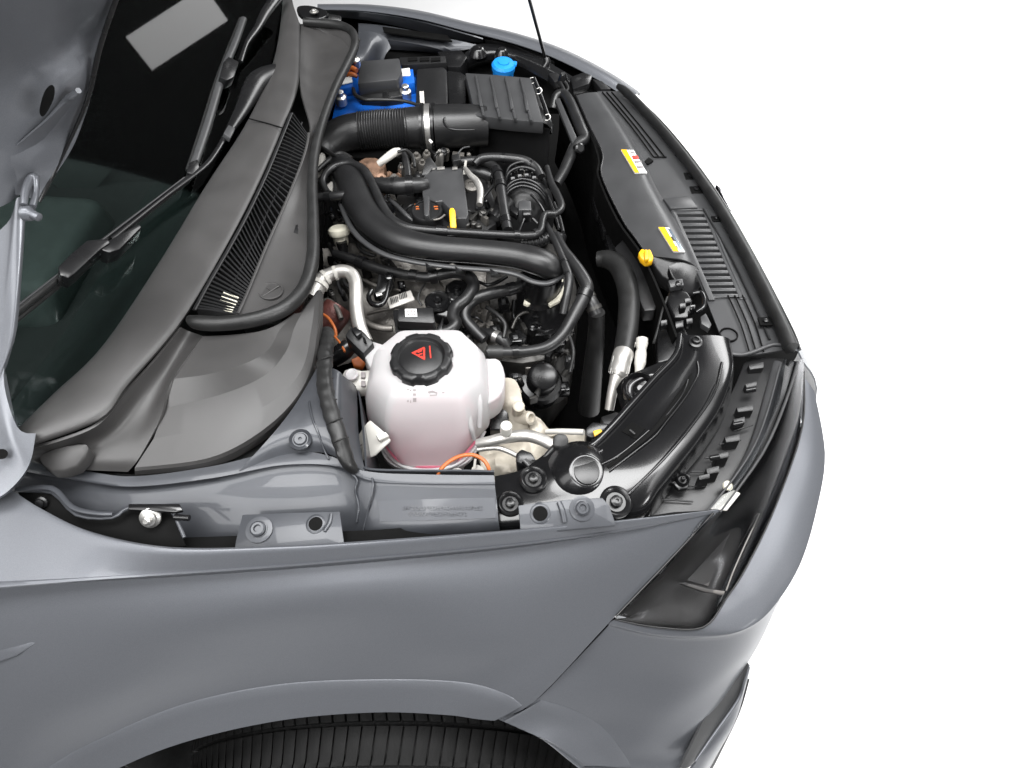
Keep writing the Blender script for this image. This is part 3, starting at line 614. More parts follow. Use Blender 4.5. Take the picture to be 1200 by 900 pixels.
slab('far_wing_gap_fill', [(372,10,.93),(430,11,.92),(490,19,.915),(545,32,.905),(600,46,.895),(650,64,.885),(700,89,.875),(738,112,.87),(690,125,.87),(640,125,.87),(560,100,.87),(520,95,.87),(450,85,.88),(400,80,.88),(410,50,.9)], 'void', .02, car, bev=0, flat=False)  # added black sheet, stands in for shade in the far wing gaps
# ---------------- far wing, far inner wing, far hinge
sheet('far_fender', [
 [(372,11,1.0),(430,13,.99),(490,22,.98),(545,36,.965),(600,50,.95),(650,68,.935),(700,93,.92),(735,115,.90)],
 [(372,6,1.0),(430,8,.99),(490,16,.98),(548,29,.965),(604,42,.95),(656,60,.935),(708,86,.92),(745,110,.90)],
 [(372,5,.97),(430,5,.95),(490,12,.93),(549,26,.92),(606,39,.90),(660,57,.88),(712,83,.87),(750,108,.85)],
 [(372,10,.88),(430,10,.87),(490,16,.85),(550,30,.84),(606,42,.82),(660,60,.8),(712,86,.8),(750,112,.78)]], 'paint', car, nu=5, nv=3, thick=.002, sharp=60)
sheet('far_fender_flange', [[(372,12,.995),(430,15,.985),(490,25,.972),(545,40,.958),(566,46,.95)],[(372,18,.97),(430,24,.955),(490,36,.94),(545,48,.93),(566,50,.93)]], 'paint_bay', car, nu=5, lin=True, thick=.003)
sheet('far_inner_wing', [[(420,27,.95),(450,30,.948),(490,37,.945),(530,46,.94),(570,55,.93)],[(420,45,.93),(450,46,.928),(490,52,.925),(516,58,.92),(520,62,.91)],[(420,58,.90),(450,58,.90),(490,60,.90),(516,64,.89),(520,68,.87)]], 'paint_bay', car, nu=4, thick=.003)
slab('far_inner_gap', [(448,31,.955),(524,41,.95),(530,48,.95),(505,45,.95),(450,37,.953)], 'void', .004, car, bev=0)
sheet('far_strut_tower', [[(420,38,.965),(436,37,.965),(452,44,.95),(458,56,.93)],[(420,52,.96),(434,50,.96),(446,54,.94),(452,64,.92)],[(416,66,.95),(430,66,.945),(442,68,.92),(448,76,.90)],[(414,80,.93),(430,80,.92),(440,80,.90),(446,84,.88)]], 'paint_bay', car, nu=4, thick=.003)
hf = slab('far_hinge', [(348,8,1.06),(362,6,1.06),(380,11,1.055),(384,17,1.05),(372,22,1.045),(352,18,1.05)], 'gloss_black', .01, car, bev=.002, n=3)
p = P(368,14,1.058); bolt(p, M(p,3), hf, 'zinc')
slab('far_hinge_foot', [(380,14,1.03),(400,18,1.02),(400,26,1.01),(380,28,1.01)], 'satin_black', .01, car, bev=.003)
# ---------------- lamp carrier (black painted steel)
cc = [
 [(800,392,.925),(795,415,.925),(772,440,.925),(745,470,.925),(718,500,.922),(692,522,.918),(660,530,.915),(645,528,.912),(612,550,.905),(580,558,.90)],
 [(818,393,.932),(815,420,.935),(795,448,.937),(768,480,.937),(740,508,.935),(712,530,.932),(680,545,.928),(650,552,.922),(618,565,.912),(580,572,.907)],
 [(838,393,.932),(838,428,.938),(820,460,.942),(792,494,.942),(766,524,.94),(742,545,.937),(715,560,.93),(670,572,.92),(625,584,.913),(580,592,.908)],
 [(850,395,.928),(856,432,.934),(842,470,.938),(815,508,.938),(790,536,.936),(768,560,.932),(746,580,.925),(690,595,.915),(630,602,.908),(580,606,.903)],
 [(856,398,.915),(860,435,.918),(848,478,.92),(822,518,.92),(798,548,.918),(776,574,.914),(752,602,.905),(700,612,.898),(640,618,.892),(580,622,.888)],
 [(856,402,.88),(860,440,.88),(850,486,.88),(826,526,.88),(802,556,.88),(780,582,.875),(755,612,.86),(700,622,.85),(640,628,.85),(580,632,.85)],
]
lc = sheet('lamp_carrier', cc, 'gloss_black', car, nu=7, nv=5, thick=.003, sharp=60, label='glossy black pressed steel arm between wing and front panel')
tube('pressed_edge', [(797,393,.928,3.5),(792,416,.928,4),(768,442,.928,4),(741,472,.928,4),(714,502,.925,4),(690,524,.921,4),(660,531,.918,4)], 'gloss_black', lc, n=4)
tube('pressed_channel', [(815,430,.9345,2.5),(806,452,.939,4.5),(795,468,.940,5),(778,490,.942,3.5),(765,505,.9415,3),(745,522,.940,3),(712,548,.9335,2)], 'void', lc, n=4, fl=.35)
tube('pressed_lip', [(817,424,.938,1.2),(818,438,.9405,1.3),(808,458,.943,1.4),(797,474,.9435,1.5),(780,495,.945,1.3),(768,510,.944,1.2),(748,526,.942,1.2),(714,552,.935,1)], 'gloss_black', lc, n=4)
tube('pressed_lip', [(846,425,.938,1.8),(836,462,.942,1.8),(808,502,.942,1.8),(783,532,.940,1.8),(760,556,.935,1.8),(735,580,.927,1.8)], 'gloss_black', lc, n=4)
# square opening
hlc = hitter(lc)
stick('latch_opening', [(729,506),(741,494.5),(756,503),(745,515)], hlc, 'void', lc, .0012, .002, 3)
for q_ in ([(806,446),(800,462),(786,481),(772,497),(758,512)], [(838,452),(826,476),(806,503),(784,530),(764,552)], [(704,545),(720,537),(738,524),(760,505)], [(668,540),(690,536),(706,528)]):
    pts_ = [hlc(x_, y_, .0008) for x_, y_ in q_]
    if None not in pts_: tube('pressed_bead', [tuple(p_[0])+(.0022,) for p_ in pts_], 'gloss_black', lc, n=5, world=True, segs=10)
tube('latch_tab', [(738,504,.943,1.6),(744,509,.943,1.6)], 'satin_black', lc, n=1)
# tall dome with its worn flat top
p = P(684,556,.915)
dome = lathe('carrier_dome', p, [(M(p,44),-.010),(M(p,38),.002),(M(p,31),.0105),(M(p,25),.0165),(M(p,21),.0195),(M(p,18.5),.0215),(M(p,17),.021),(M(p,0.01),.0212)], 'gloss_black', lc, (0.10, -0.28, 1), 36, sharp=70)
p2 = P(684,556,.915)+Vector((0.10, -0.28, 1)).normalized()*.0222
slab('dome_pad', [tuple(p2+Vector((math.cos(a)*M(p,15), math.sin(a)*M(p,17), math.cos(a)*-.0012+math.sin(a)*.0036))) for a in [2*math.pi*k/24 for k in range(24)]], 'satin_black', .002, lc, world=True, bev=.0008)
def grommet(px, py, z, r, par=lc, ax=(0, -0.1, 1), m='satin_black'):
    p = P(px, py, z)
    return lathe('rubber_grommet', p, [(M(p,r*1.3),-.004),(M(p,r*1.3),.0015),(M(p,r*1.12),.004),(M(p,r),.003),(M(p,r*.78),-.001),(M(p,r*.5),-.001),(M(p,r*.46),.006),(M(p,r*.3),.0072),(M(p,r*.15),.0072),(M(p,r*.13),.004),(0,.004)], m, par, ax, 28)
grommet(598,590,.914,12); grommet(625,561,.922,12.5); grommet(722,588,.926,15, ax=(.1,-.2,1)); 
p = P(815,401,.934); lathe('carrier_bolt', p, [(M(p,8),-.002),(M(p,8),.002),(M(p,5.5),.003),(M(p,4.8),.009),(M(p,3),.0095),(M(p,2.6),.006),(0,.006)], 'satin_black', lc, (0,-.1,1), 20)
# cup-shaped ear on the engine side
ear = sheet('carrier_ear', [
 [(789,420,.925),(775,424,.922),(760,430,.918),(745,436,.915),(730,444,.905),(722,456,.88)],
 [(786,430,.923),(774,436,.922),(762,440,.918),(746,446,.916),(734,452,.91),(724,465,.88)],
 [(776,444,.923),(766,450,.915),(756,452,.905),(746,456,.905),(736,464,.908),(727,475,.885)],
 [(764,456,.924),(756,462,.915),(750,466,.907),(744,468,.906),(738,472,.908),(730,482,.89)],
 [(752,470,.925),(747,474,.922),(743,478,.92),(740,480,.918),(737,482,.914),(733,490,.90)]], 'gloss_black', lc, nu=5, nv=5, thick=.003, sharp=70)
p = P(750,455,.914); lathe('cup', p, [(M(p,21),-.01),(M(p,20),.004),(M(p,18),.006),(M(p,16),.002),(M(p,14),-.006),(M(p,6),-.008),(M(p,5),-.002),(M(p,3.5),.002),(0,.002)], 'gloss_black', lc, (0.05,-.3,1), 32, sharp=60)
# ---------------- headlight
HL = [
 [(722,722,.784),(785,657,.838),(828,600,.888),(872,543,.897),(896,495,.902),(919,420,.905)],
 [(722,722.5,.783),(787,659,.837),(844,600,.886),(893,532,.895),(920,472,.90),(935,424,.902)],
 [(722,723,.782),(797,682,.812),(862,622,.845),(906,552,.862),(931,486,.87),(939,424,.875)],
 [(722,724.5,.782),(790,715,.788),(845,688,.80),(895,605,.822),(935,500,.838),(942,425,.85)],
 [(721,726,.780),(785,737,.767),(826,734,.766),(853,700,.776),(910,590,.80),(940,496,.812)],
]
hl = sheet('headlight', HL, 'lens_clear', car, nu=7, nv=5, thick=.003, sharp=60, label='smoked headlight with clear top cover at the wing corner')
def sink(rows, dz, dy=0, sh=(0, 0)):
    return [[(a+sh[0], b+sh[1], c-dz) for a, b, c in r] for r in rows]
HB = [[(725,721,.77),(788,658,.81),(832,602,.85),(872,548,.855),(893,498,.86),(915,425,.865)],
 [(728,722,.765),(795,662,.79),(846,612,.82),(888,548,.825),(910,490,.83),(925,430,.835)],
 [(735,724,.755),(800,690,.765),(852,650,.78),(895,585,.79),(922,500,.80),(930,430,.81)],
 [(723,725,.764),(787,735,.742),(826,732,.742),(852,702,.75),(910,590,.775),(936,494,.79)],
 [(721,729,.76),(786,743,.735),(830,741,.735),(860,706,.745),(916,594,.77),(940,500,.785)]]
sheet('lamp_housing', HB, 'lamp_gray', hl, nu=6, nv=4, thick=.003)
slab('daytime_lamp', [(797,684,.806),(802,682,.808),(830,690,.802),(850,692.5,.80),(848,696.5,.797),(826,693.5,.80)], 'lamp_gray', .005, hl, bev=.001)
slab('reflector_fin', [(805,680,.808),(856,624,.836),(830,687,.803)], 'lamp_gray', .004, hl, bev=.0008)
tube('light_guide', [(851,692,.80,.9),(860,668,.812,.9),(876,632,.825,.9),(890,602,.833,.8)], 'lamp_gray', hl, n=4)
tube('lamp_trim', [(722,722,.788,1.3),(785,656,.842,1.5),(836,601,.889,1.5)], 'gloss_black', hl, n=4)
tube('lamp_gasket', [(721,726,.783,1),(769,735,.770,1.2),(824,735,.768,1.2),(851,701,.778,1.2),(876,662,.79,1.2),(910,590,.802,1.2),(940,500,.814,1.2),(942,435,.83,1)], 'plastic', hl, n=5)
tube('lens_fold', [(844,600,.889,1.2),(893,532,.898,1.6),(920,472,.903,1.6),(935,424,.905,1.6)], 'plastic_gray', hl, n=4)
tube('inner_rail', [(836,600,.885,5),(872,548,.885,6),(890,510,.888,7),(905,455,.89,7),(912,425,.89,6)], 'plastic_gray', hl, n=4, fl=.5)
tube('lens_inner_edge', [(829,599,.893,1),(860,560,.899,1.4),(884,522,.903,1.4),(900,480,.906,1.4),(914,428,.908,1.2)], 'plastic_gray', hl, n=4)
p = P(852,570,.892); lathe('vent_plug', p, [(M(p,6),0),(M(p,6),.004),(M(p,3),.006),(0,.006)], 'cream', hl, (.3,-.2,1), 16)
slab('white_patch', [(830,596,.8905),(846,580,.8925),(860,574,.894),(868,578,.893),(852,598,.889)], 'white_plastic', .003, hl, bev=.001)
# ribbed black plate between carrier and headlight
rp = slab('lamp_top_plate', [(872,425,.89),(880,418,.892),(922,420,.892),(914,470,.888),(898,505,.885),(876,545,.88),(832,598,.872),(790,608,.865),(752,606,.862),(800,545,.868),(838,500,.875),(862,450,.885)], 'plastic', .02, car, bev=.002)
for (x, y, a, b) in ((886,430,18,6),(880,452,14,5),(873,480,20,6),(866,494,14,6),(858,515,18,7),(846,535,16,6),(835,552,16,7),(825,560,14,5)):
    slab('locating_tab', [(x-a/2,y-b/2,.902),(x+a/2,y-b/2-3,.905),(x+a/2,y+b/2-2,.903),(x-a/2+2,y+b/2,.899)], 'plastic', .03, rp, bev=.001)
for (x, y) in ((880,457),(865,497),(838,536)):
    tube('locating_pin', [(x-6,y+1,.906,3.2),(x+5,y-1,.908,3.2)], 'satin_black', rp, n=1)
grommet(800,562,.90,6, rp); slab('clip', [(788,566,.895),(800,553,.897),(810,558,.897),(806,572,.894),(796,574,.893)], 'satin_black', .01, rp, bev=.002)
for k in range(6):
    tube('plate_rib', [(860-k*17,505+k*16,.893-k*.004,1),(882-k*14,498+k*18,.895-k*.004,1)], 'plastic', rp, n=1, segs=8)
slab('wing_end_gap', [(752,606,.88),(790,600,.885),(832,598,.888),(800,610,.87),(740,614,.87)], 'plastic', .01, car, bev=0)
# ---------------- front panel above the radiator
fp = sheet('front_panel', [
 [(700,107,.925),(730,150,.922),(757,205,.918),(785,250,.915),(812,312,.912),(836,372,.908),(853,414,.905)],
 [(716,107,.925),(752,150,.923),(785,205,.92),(812,250,.918),(838,312,.915),(860,366,.911),(878,416,.908)],
 [(728,106,.925),(772,152,.924),(815,205,.92),(846,255,.918),(880,312,.915),(905,366,.912),(920,410,.91)],
 [(734,106,.922),(786,158,.92),(832,215,.917),(868,275,.915),(898,330,.912),(918,375,.91),(932,412,.907)]], 'plastic_gray', car, nu=6, nv=4, thick=.004, sharp=40)
SL = [(788,246),(828,246),(872,349),(832,349)]
cut(fp, [slab('cutter', [tuple(P(a, b, .917-(b-246)*3e-5)+Vector((0, 0, .03))) for a, b in SL], 'void', .06, None, world=True, bev=0)])
sheet('radiator_bed', [[(690,110,.80),(760,205,.80),(815,310,.80),(850,400,.80)],[(740,110,.80),(830,215,.80),(890,310,.80),(920,400,.80)]], 'void', car, nu=3, lin=True)
fr_ = tube('vent_frame', [(788,246,.9175,2),(828,246,.918,2),(850,298,.917,2),(872,349,.914,2),(832,349,.913,2),(810,298,.915,2),(788,246,.9175,2)], 'plastic_gray', fp, n=1, fl=.6)
NSL = 15
for k in range(NSL):
    t = k/(NSL-1); y = 249+97*t; xl = 788+44*t*.97+1; xr = 828+44*t
    slab('slat', [(xl, y-1.9, .9185-t*.004), (xr, y-1.9, .9185-t*.004), (xr+.8, y+1.7, .918-t*.004), (xl+.8, y+1.7, .918-t*.004)], 'plastic_gray', .012, fp, bev=.0008)
slab('vent_spine', [(786,247,.919),(792,247,.919),(838,351,.915),(831,351,.915)], 'plastic_gray', .006, fp, bev=.001)
slab('vent_spine', [(823,246,.919),(830,246,.919),(875,350,.915),(867,350,.915)], 'plastic_gray', .006, fp, bev=.001)
# raised ledge, grooves, clips
slab('ledge', [(777,232,.925),(808,229,.925),(818,243,.924),(786,244,.924)], 'plastic_gray', .012, fp, bev=.002)
for off in (0, 8, 17):
    tube('panel_groove', [(853+off,346,.9155,.9),(868+off,380,.9135,.9),(878+off,412,.9115,.9)], 'void', fp, n=3, segs=8)
for off in (0, 5, 11):
    tube('panel_groove', [(706+off,108,.9265,.8),(738+off,146,.9255,.8),(766+off*1.2,184,.9235,.8)], 'void', fp, n=3, segs=8)
tube('panel_groove', [(766,184,.9235,.8),(781,184,.9235,.8)], 'void', fp, n=1, segs=8)
tube('panel_step', [(824,245,.919,1.2),(856,300,.918,1.4),(884,358,.915,1.4),(902,398,.913,1.4)], 'plastic', fp, n=3)
for (x, y, s) in ((792,182,6),(808,206,7),(815,222,7),(838,256,5),(896,376,8),(731,114,5)):
    cl = slab('clip_recess', [(x-s,y-s*.55,.922),(x+s,y-s*.6,.921),(x+s*1.3,y+s*.6,.9205),(x-s*.6,y+s*.6,.921)], 'void', .004, fp, bev=.0006)
    q = P(x+1, y, .922); lathe('panel_clip', q, [(M(q,s*.4),0),(M(q,s*.4),.003),(M(q,s*.2),.004),(0,.004)], 'satin_black', fp, (0,0,1), 14)
slab('latch_hook', [(754,190,.924),(760,184,.926),(766,188,.925),(760,192,.924)], 'void', .004, fp, bev=.0005)
q = P(854,392,.9105); lathe('panel_hole', q, [(M(q,11),-.01),(M(q,11),.0008),(M(q,9.6),.0012),(M(q,9.2),-.004),(0,-.004)], 'void', fp, (0,0,1), 24)
tube('panel_lip', [(853,414,.908,2.5),(868,416,.909,2.5),(884,412,.911,2.5),(905,404,.912,2.5),(920,405,.912,2.5)], 'plastic_gray', fp, n=3)
tube('front_seal', [(724,101,.94,2.6),(736,110,.94,4.2),(765,140,.938,4.5),(800,182,.936,5),(838,235,.933,5.5),(870,290,.93,6.3),(898,345,.927,7.2),(920,392,.924,8),(927,408,.922,8)], 'rubber', car, n=6, segs=16, fl=1.3)
tube('front_seal_edge', [(728,100,.93,1.2),(768,136,.926,1.6),(806,180,.924,1.8),(845,234,.92,2),(878,290,.917,2),(908,346,.914,2),(930,390,.911,2),(937,410,.91,2)], 'gloss_black', car, n=5)
slab('corner_badge', [(839,216,.90),(845,220,.90),(853,236,.89),(857,247,.88),(852,243,.88)], 'chrome', .01, car, bev=.001)
# smooth air guide with stickers
AG = [
 [(675,112,.93),(690,146,.928),(706,180,.926),(705,206,.924),(729,257,.922),(745,280,.921),(759,300,.92)],
 [(686,109,.938),(708,146,.938),(728,184,.937),(736,212,.936),(758,258,.934),(773,282,.933),(784,302,.932)],
 [(698,108,.938),(725,148,.939),(748,188,.939),(758,214,.938),(781,256,.936),(797,284,.934),(806,306,.932)],
 [(704,109,.925),(732,150,.924),(756,190,.922),(766,214,.92),(790,256,.918),(806,284,.916),(822,318,.91)]]
ag = tag(sheet('air_guide', AG, 'plastic_gray', None, nu=6, nv=5, thick=.003, sharp=60), 'long smooth grey plastic air guide with two yellow stickers behind the front panel', 'air guide')
tube('guide_edge', [(675,112,.931,1),(690,146,.929,1),(706,180,.927,1),(705,206,.925,1),(729,257,.923,1),(745,280,.922,1),(759,300,.921,1)], 'satin_black', ag, n=5)
hag = hitter(ag)
def sticker(q, bars, par, nm='warning_sticker'):
    s_ = stick(nm, q, hag, 'paper', par, .0035, .003, 4)
    for bq, mm in bars: stick('sticker_print', bq, hag, mm, s_, .0042, .001, 3)
sticker([(728,177),(742,177.5),(757,204),(744,204)], [([(728,177),(734,177.2),(749,204),(744,204)], 'yellow'), ([(740,184),(746,184),(748,188),(742,188)], 'red_print'), ([(743,190),(750,190),(751,192),(744,192)], 'gray_print'), ([(746,196),(752,196),(753,198),(747,198)], 'gray_print'), ([(738,179.5),(742,179.5),(743,181),(739,181)], 'gray_print')], ag)
sticker([(771.5,268),(784,268.5),(802,296.5),(789,296)], [([(771.5,268),(779,268.2),(795,296.3),(789,296)], 'yellow'), ([(782,270),(785,270),(801,296),(798,296)], 'foil_blue'), ([(785,279),(789,279),(792,284),(788,284)], 'black_print'), ([(790,290),(793,290),(794,293),(791,293)], 'black_print')], ag)
ye = slab('guide_end', [(757,299,.925),(790,302,.93),(806,306,.93),(824,320,.912),(818,332,.90),(800,338,.89),(776,324,.90)], 'plastic', .03, ag, bev=.003)
slab('guide_bracket', [(783,312,.925),(806,306,.93),(824,322,.91),(812,346,.89),(796,336,.90)], 'satin_black', .02, ag, bev=.003, n=2)
# ================================================================ engine bay shell (car)
slab('undertray', [(360,120,.42),(700,120,.42),(860,420,.42),(700,600,.42),(380,600,.42)], 'void', .02, car, bev=0)
sheet('firewall', [[(279,369,1.03),(340,362,1.02),(364,300,1.02),(366,238,1.02),(367,196,1.02),(378,145,1.03),(396,94,1.03),(412,55,1.03)],
                   [(300,420,.75),(352,400,.75),(372,330,.75),(374,260,.75),(376,210,.75),(386,155,.75),(404,102,.75),(420,62,.75)],
                   [(320,470,.45),(362,450,.45),(380,370,.45),(384,290,.45),(386,230,.45),(396,165,.45),(414,110,.45),(430,70,.45)]], 'satin_black', car, nu=4, nv=3, thick=.004)
wall_top = [P3(a) for a in ((425,551,.94),(440,554,.943),(500,555,.943),(540,555,.943),(579,556,.943))]
sheet('inner_wing_wall', [[tuple(p+Vector((0, .004, -dz))) for p in wall_top] for dz in (0, .25, .5)], 'paint_bay', car, nu=4, nv=3, thick=.003, world=True)
sheet('tower_wall', [[tuple(P3(a)+Vector((.0, .0, -dz))) for a in ((372,430,.975),(388,432,.973),(402,440,.961),(418,455,.889),(424,500,.915),(428,552,.941))] for dz in (.002, .3, .5)], 'paint_bay', car, nu=4, nv=3, thick=.003, world=True)
slab('battery_tray', [(388,120,.80),(540,100,.80),(560,175,.78),(500,185,.78),(390,185,.78)], 'void', .05, car, bev=0)
sheet('radiator_shroud', [[(655,108,.92),(678,128,.92),(700,182,.92),(700,206,.918),(722,257,.918),(752,300,.915),(775,350,.91),(792,395,.90)],
                          [(655,150,.70),(672,180,.70),(690,225,.70),(695,260,.70),(712,300,.70),(736,345,.70),(752,400,.70),(765,440,.70)],
                          [(650,190,.45),(665,220,.45),(680,260,.45),(690,300,.45),(705,340,.45),(725,390,.45),(740,430,.45),(750,480,.45)]], 'void', car, nu=4, nv=4, thick=.004)
slab('radiator_frame', [(732,278,.88),(741,280,.88),(771,352,.87),(768,363,.865),(755,364,.865),(720,290,.87)], 'plastic', .03, car, bev=.003)
for (x, y) in ((700,240),(708,262),(715,284)):
    slab('shroud_pocket', [(x-6,y-9,.80),(x+7,y-10,.80),(x+11,y+8,.80),(x-1,y+9,.80)], 'satin_black', .03, car, bev=.003)
# ================================================================ engine
eng = thing('engine', 'black and bare metal engine filling the middle of the bay', 'engine')
slab('engine_block', [(420,210,.80),(600,205,.80),(650,260,.80),(680,350,.78),(650,420,.74),(560,420,.72),(420,400,.72),(392,300,.76)], 'dark_metal', .25, eng, bev=.01, n=2)
# gearbox casting with uneven webs
def lumpy(name, rows, m, par, amp, sc_, nu=8, nv=6, thick=.01):
    W = [[list(P3(a)) for a in r] for r in rows]; W = [cr(r, nu) for r in W]
    W = [list(c_) for c_ in zip(*[cr([W[i][j] for i in range(len(W))], nv) for j in range(len(W[0]))])]
    a, b = len(W), len(W[0]); V = []
    for r in W:
        for p in r:
            p = Vector(p); V.append(p+Vector((0, 0, amp*noise.noise(p*sc_)+amp*.5*noise.noise(p*sc_*2.7))))
    F = [(i*b+j, i*b+j+1, (i+1)*b+j+1, (i+1)*b+j) for i in range(a-1) for j in range(b-1)]
    return put(name, V, F, m, par, True, 40, 0, True, thick)
gx = lumpy('gearbox_casting', [
 [(378,292,.80),(410,288,.81),(450,298,.82),(500,310,.82),(540,312,.82),(570,318,.81)],
 [(380,320,.79),(412,315,.80),(450,325,.81),(500,330,.81),(540,335,.81),(570,340,.80)],
 [(385,355,.77),(415,350,.785),(450,350,.80),(500,352,.80),(540,360,.79),(575,365,.78)],
 [(390,390,.74),(420,385,.75),(455,385,.77),(500,385,.77),(540,390,.76),(580,392,.75)],
 [(395,430,.70),(425,420,.71),(460,415,.72),(500,412,.72),(545,415,.72),(585,415,.70)]], 'cast_alu', eng, .012, 22)
for q in ([(418,322,.822,2),(440,335,.83,2.2),(470,340,.83,2)], [(500,318,.835,2),(520,335,.835,2),(530,360,.82,2)], [(430,368,.80,2.2),(460,362,.81,2.2),(500,368,.81,2)], [(404,330,.81,2),(415,350,.81,2.5),(420,375,.79,2)]):
    tube('casting_web', q, 'cast_alu', gx, n=3, wob=.2)
for (x, y, z, r) in ((436,300,.842,5),(424,296,.84,3.5),(447,303,.842,3.2),(512,354,.83,4),(562,365,.80,4),(562,378,.79,6),(566,350,.82,3.5)):
    p = P(x, y, z); lathe('casting_boss', p, [(M(p,r*1.3),-.03),(M(p,r*1.2),.0),(M(p,r),.002),(M(p,r*.5),.002),(M(p,r*.4),-.003),(0,-.003)], 'cast_alu', gx, (0,0,1), 18)
# label on the gearbox
lb = slab('gearbox_label', [(453,349.5,.836),(481,340,.838),(486,351,.834),(457,361.5,.83)], 'paper_dull', .002, gx, bev=.0003)
random.seed(5)
for (cx, cy, w_, n_) in ((471,346,4.5,5),(461,351,4.5,5)):
    for k in range(n_):
        x = cx+(k-2)*1.9; y = cy-(k-2)*.62
        slab('label_print', [(x,y-3,.840),(x+.5+random.random()*.7,y-3.2,.840),(x+2,y+2.5,.8385),(x+1.2,y+2.8,.8385)], 'black_print', .003, lb, bev=0)
# head cover, oil cap, dipstick
hc = slab('head_cover', [(499,198,.935),(512,196.5,.935),(542,197,.935),(549,250,.93),(547,256,.93),(534,256,.93),(528,246,.93),(518,235,.932),(496,238,.932),(494,216,.934)], 'plastic_gray', .05, eng, bev=.003)
slab('head_cover_base', [(480,205,.895),(545,193,.90),(572,212,.90),(582,262,.89),(540,276,.885),(470,270,.885),(462,240,.89)], 'plastic', .06, eng, bev=.006, n=2)
slab('cover_gusset', [(494,205,.936),(499,186,.95),(504,183,.952),(514,197,.937),(507,197,.937),(502,205,.936)], 'plastic', .02, hc, bev=.002)
for (x0, x1) in ((505,510),(512,521),(530,536)):
    slab('foil_tab', [(x0,195.5,.938),(x1,195,.938),(x1,198,.9375),(x0,198.5,.9375)], 'alu', .002, hc, bev=.0004)
slab('cover_step', [(492,210,.92),(500,203,.925),(504,215,.925),(505,222,.92),(493,224,.915)], 'satin_black', .03, hc, bev=.003)
p = P(500,247,.928)
oc = lathe('oil_cap', p, [(M(p,18),-.03),(M(p,18.5),-.004),(M(p,18),.001),(M(p,17),.003),(M(p,15.5),.003),(M(p,15),.0005),(0,.0005)], 'plastic', eng, (0,-.08,1), 36)
slab('cap_grip', [(496,229.5,.945),(500,228.5,.946),(503.5,229.5,.945),(503,252,.94),(500,253,.94),(497,252,.94)], 'plastic_gray', .016, oc, bev=.002)
for (x, y, a) in ((489,242,3.2),(511,242,3.4)):
    for (dx, dy, w_, h_) in ((-a,-3.2,a*1.3,1.3),(-a*.8,-.7,a*1.4,1.3),(-a*.5,2,a*1.2,1.2)):
        slab('cap_symbol', [(x+dx,y+dy,.9296),(x+dx+w_,y+dy,.9296),(x+dx+w_,y+dy+h_,.9296),(x+dx,y+dy+h_,.9296)], 'orange', .0012, oc, bev=0)
tube('cap_lever', [(508,258,.925,1.1),(516,256,.925,1.3),(521,252,.925,1.6)], 'cast_alu', oc, n=3)
dp = thing('oil_dipstick', 'yellow dipstick handle standing beside the oil cap', 'dipstick')
slab('handle', [(526,246,.95),(528,243,.952),(531.5,243,.952),(533.5,246,.95),(535,266,.935),(531,267.5,.934),(527.5,266,.935)], 'yellow', .008, dp, bev=.0025)
tube('stem', [(531,265,.934,2.2),(531,272,.90,2)], 'satin_black', dp, n=1)
# intake manifold (ribbed black dome) and its connector
im = lathe('intake_manifold', P(614,246,.86), [(M(P(614,240,.86),36),-.06),(M(P(614,240,.86),36),.0),(M(P(614,240,.86),34),.02),(M(P(614,240,.86),29),.045),(M(P(614,240,.86),20),.062),(M(P(614,240,.86),8),.07),(0,.071)], 'plastic', eng, (.1,.25,1), 40)
for k, (dy, s_) in enumerate(((0,1),(4,1.02),(8,1.05),(-14,.8),(-20,.65))):
    tube('manifold_rib', [(590+8*(1-s_),226+dy+4,.922,1.9),(597,216+dy,.944,1.9),(611,210+dy,.952,1.9),(626,214+dy,.946,1.9),(637,224+dy,.93,1.9),(641,234+dy,.912,1.9)], 'satin_black' if k < 3 else 'plastic', im, n=5, segs=10)
for (x, y) in ((597,203),(604,200),(611,198),(618,198),(625,201),(601,209),(609,206),(617,205),(626,208),(606,193),(614,192),(622,194)):
    slab('manifold_pad', [(x-2.8,y-2,.945),(x+2.6,y-2.4,.945),(x+3,y+1.8,.94),(x-2.4,y+2,.94)], 'satin_black', .012, im, bev=.0015)
mc = slab('map_sensor', [(607,236,.945),(613,234,.945),(622,235,.945),(623,246,.94),(608,246,.94)], 'plastic_gray', .03, im, bev=.002)
slab('sensor_plug', [(612,245,.94),(622,245,.94),(622,252,.935),(613,252,.935)], 'satin_black', .02, mc, bev=.002)
slab('sensor_wing', [(598,240,.93),(608,244,.93),(606,252,.925),(597,246,.925)], 'satin_black', .015, mc, bev=.001)
for q in ([(617,250,.93,2),(612,262,.92,1.8),(608,272,.915,1.8)], [(622,228,.935,1.5),(632,238,.92,1.6),(638,248,.91,1.5)], [(624,256,.92,1.5),(630,262,.915,1.5)]):
    tube('manifold_bracket', q, 'satin_black', im, n=3, segs=10)
tube('manifold_runner', [(578,258,.89,10),(590,246,.895,12),(600,240,.89,14)], 'satin_black', im, n=4)
p = P(552,218,.90); lathe('alloy_plug', p, [(M(p,9),-.03),(M(p,9),.004),(M(p,6.5),.006),(M(p,4.5),.006),(M(p,4),.003),(0,.003)], 'cast_alu', eng, (0.2,-.2,1), 22)
for (x, y) in ((555,262),(561,265),(547,263)):
    p = P(x,y,.91); lathe('cover_screw', p, [(M(p,3.6),-.01),(M(p,3.6),.002),(M(p,2.2),.004),(M(p,1.3),.002),(0,.002)], 'dark_metal', eng, (0,0,1), 14)
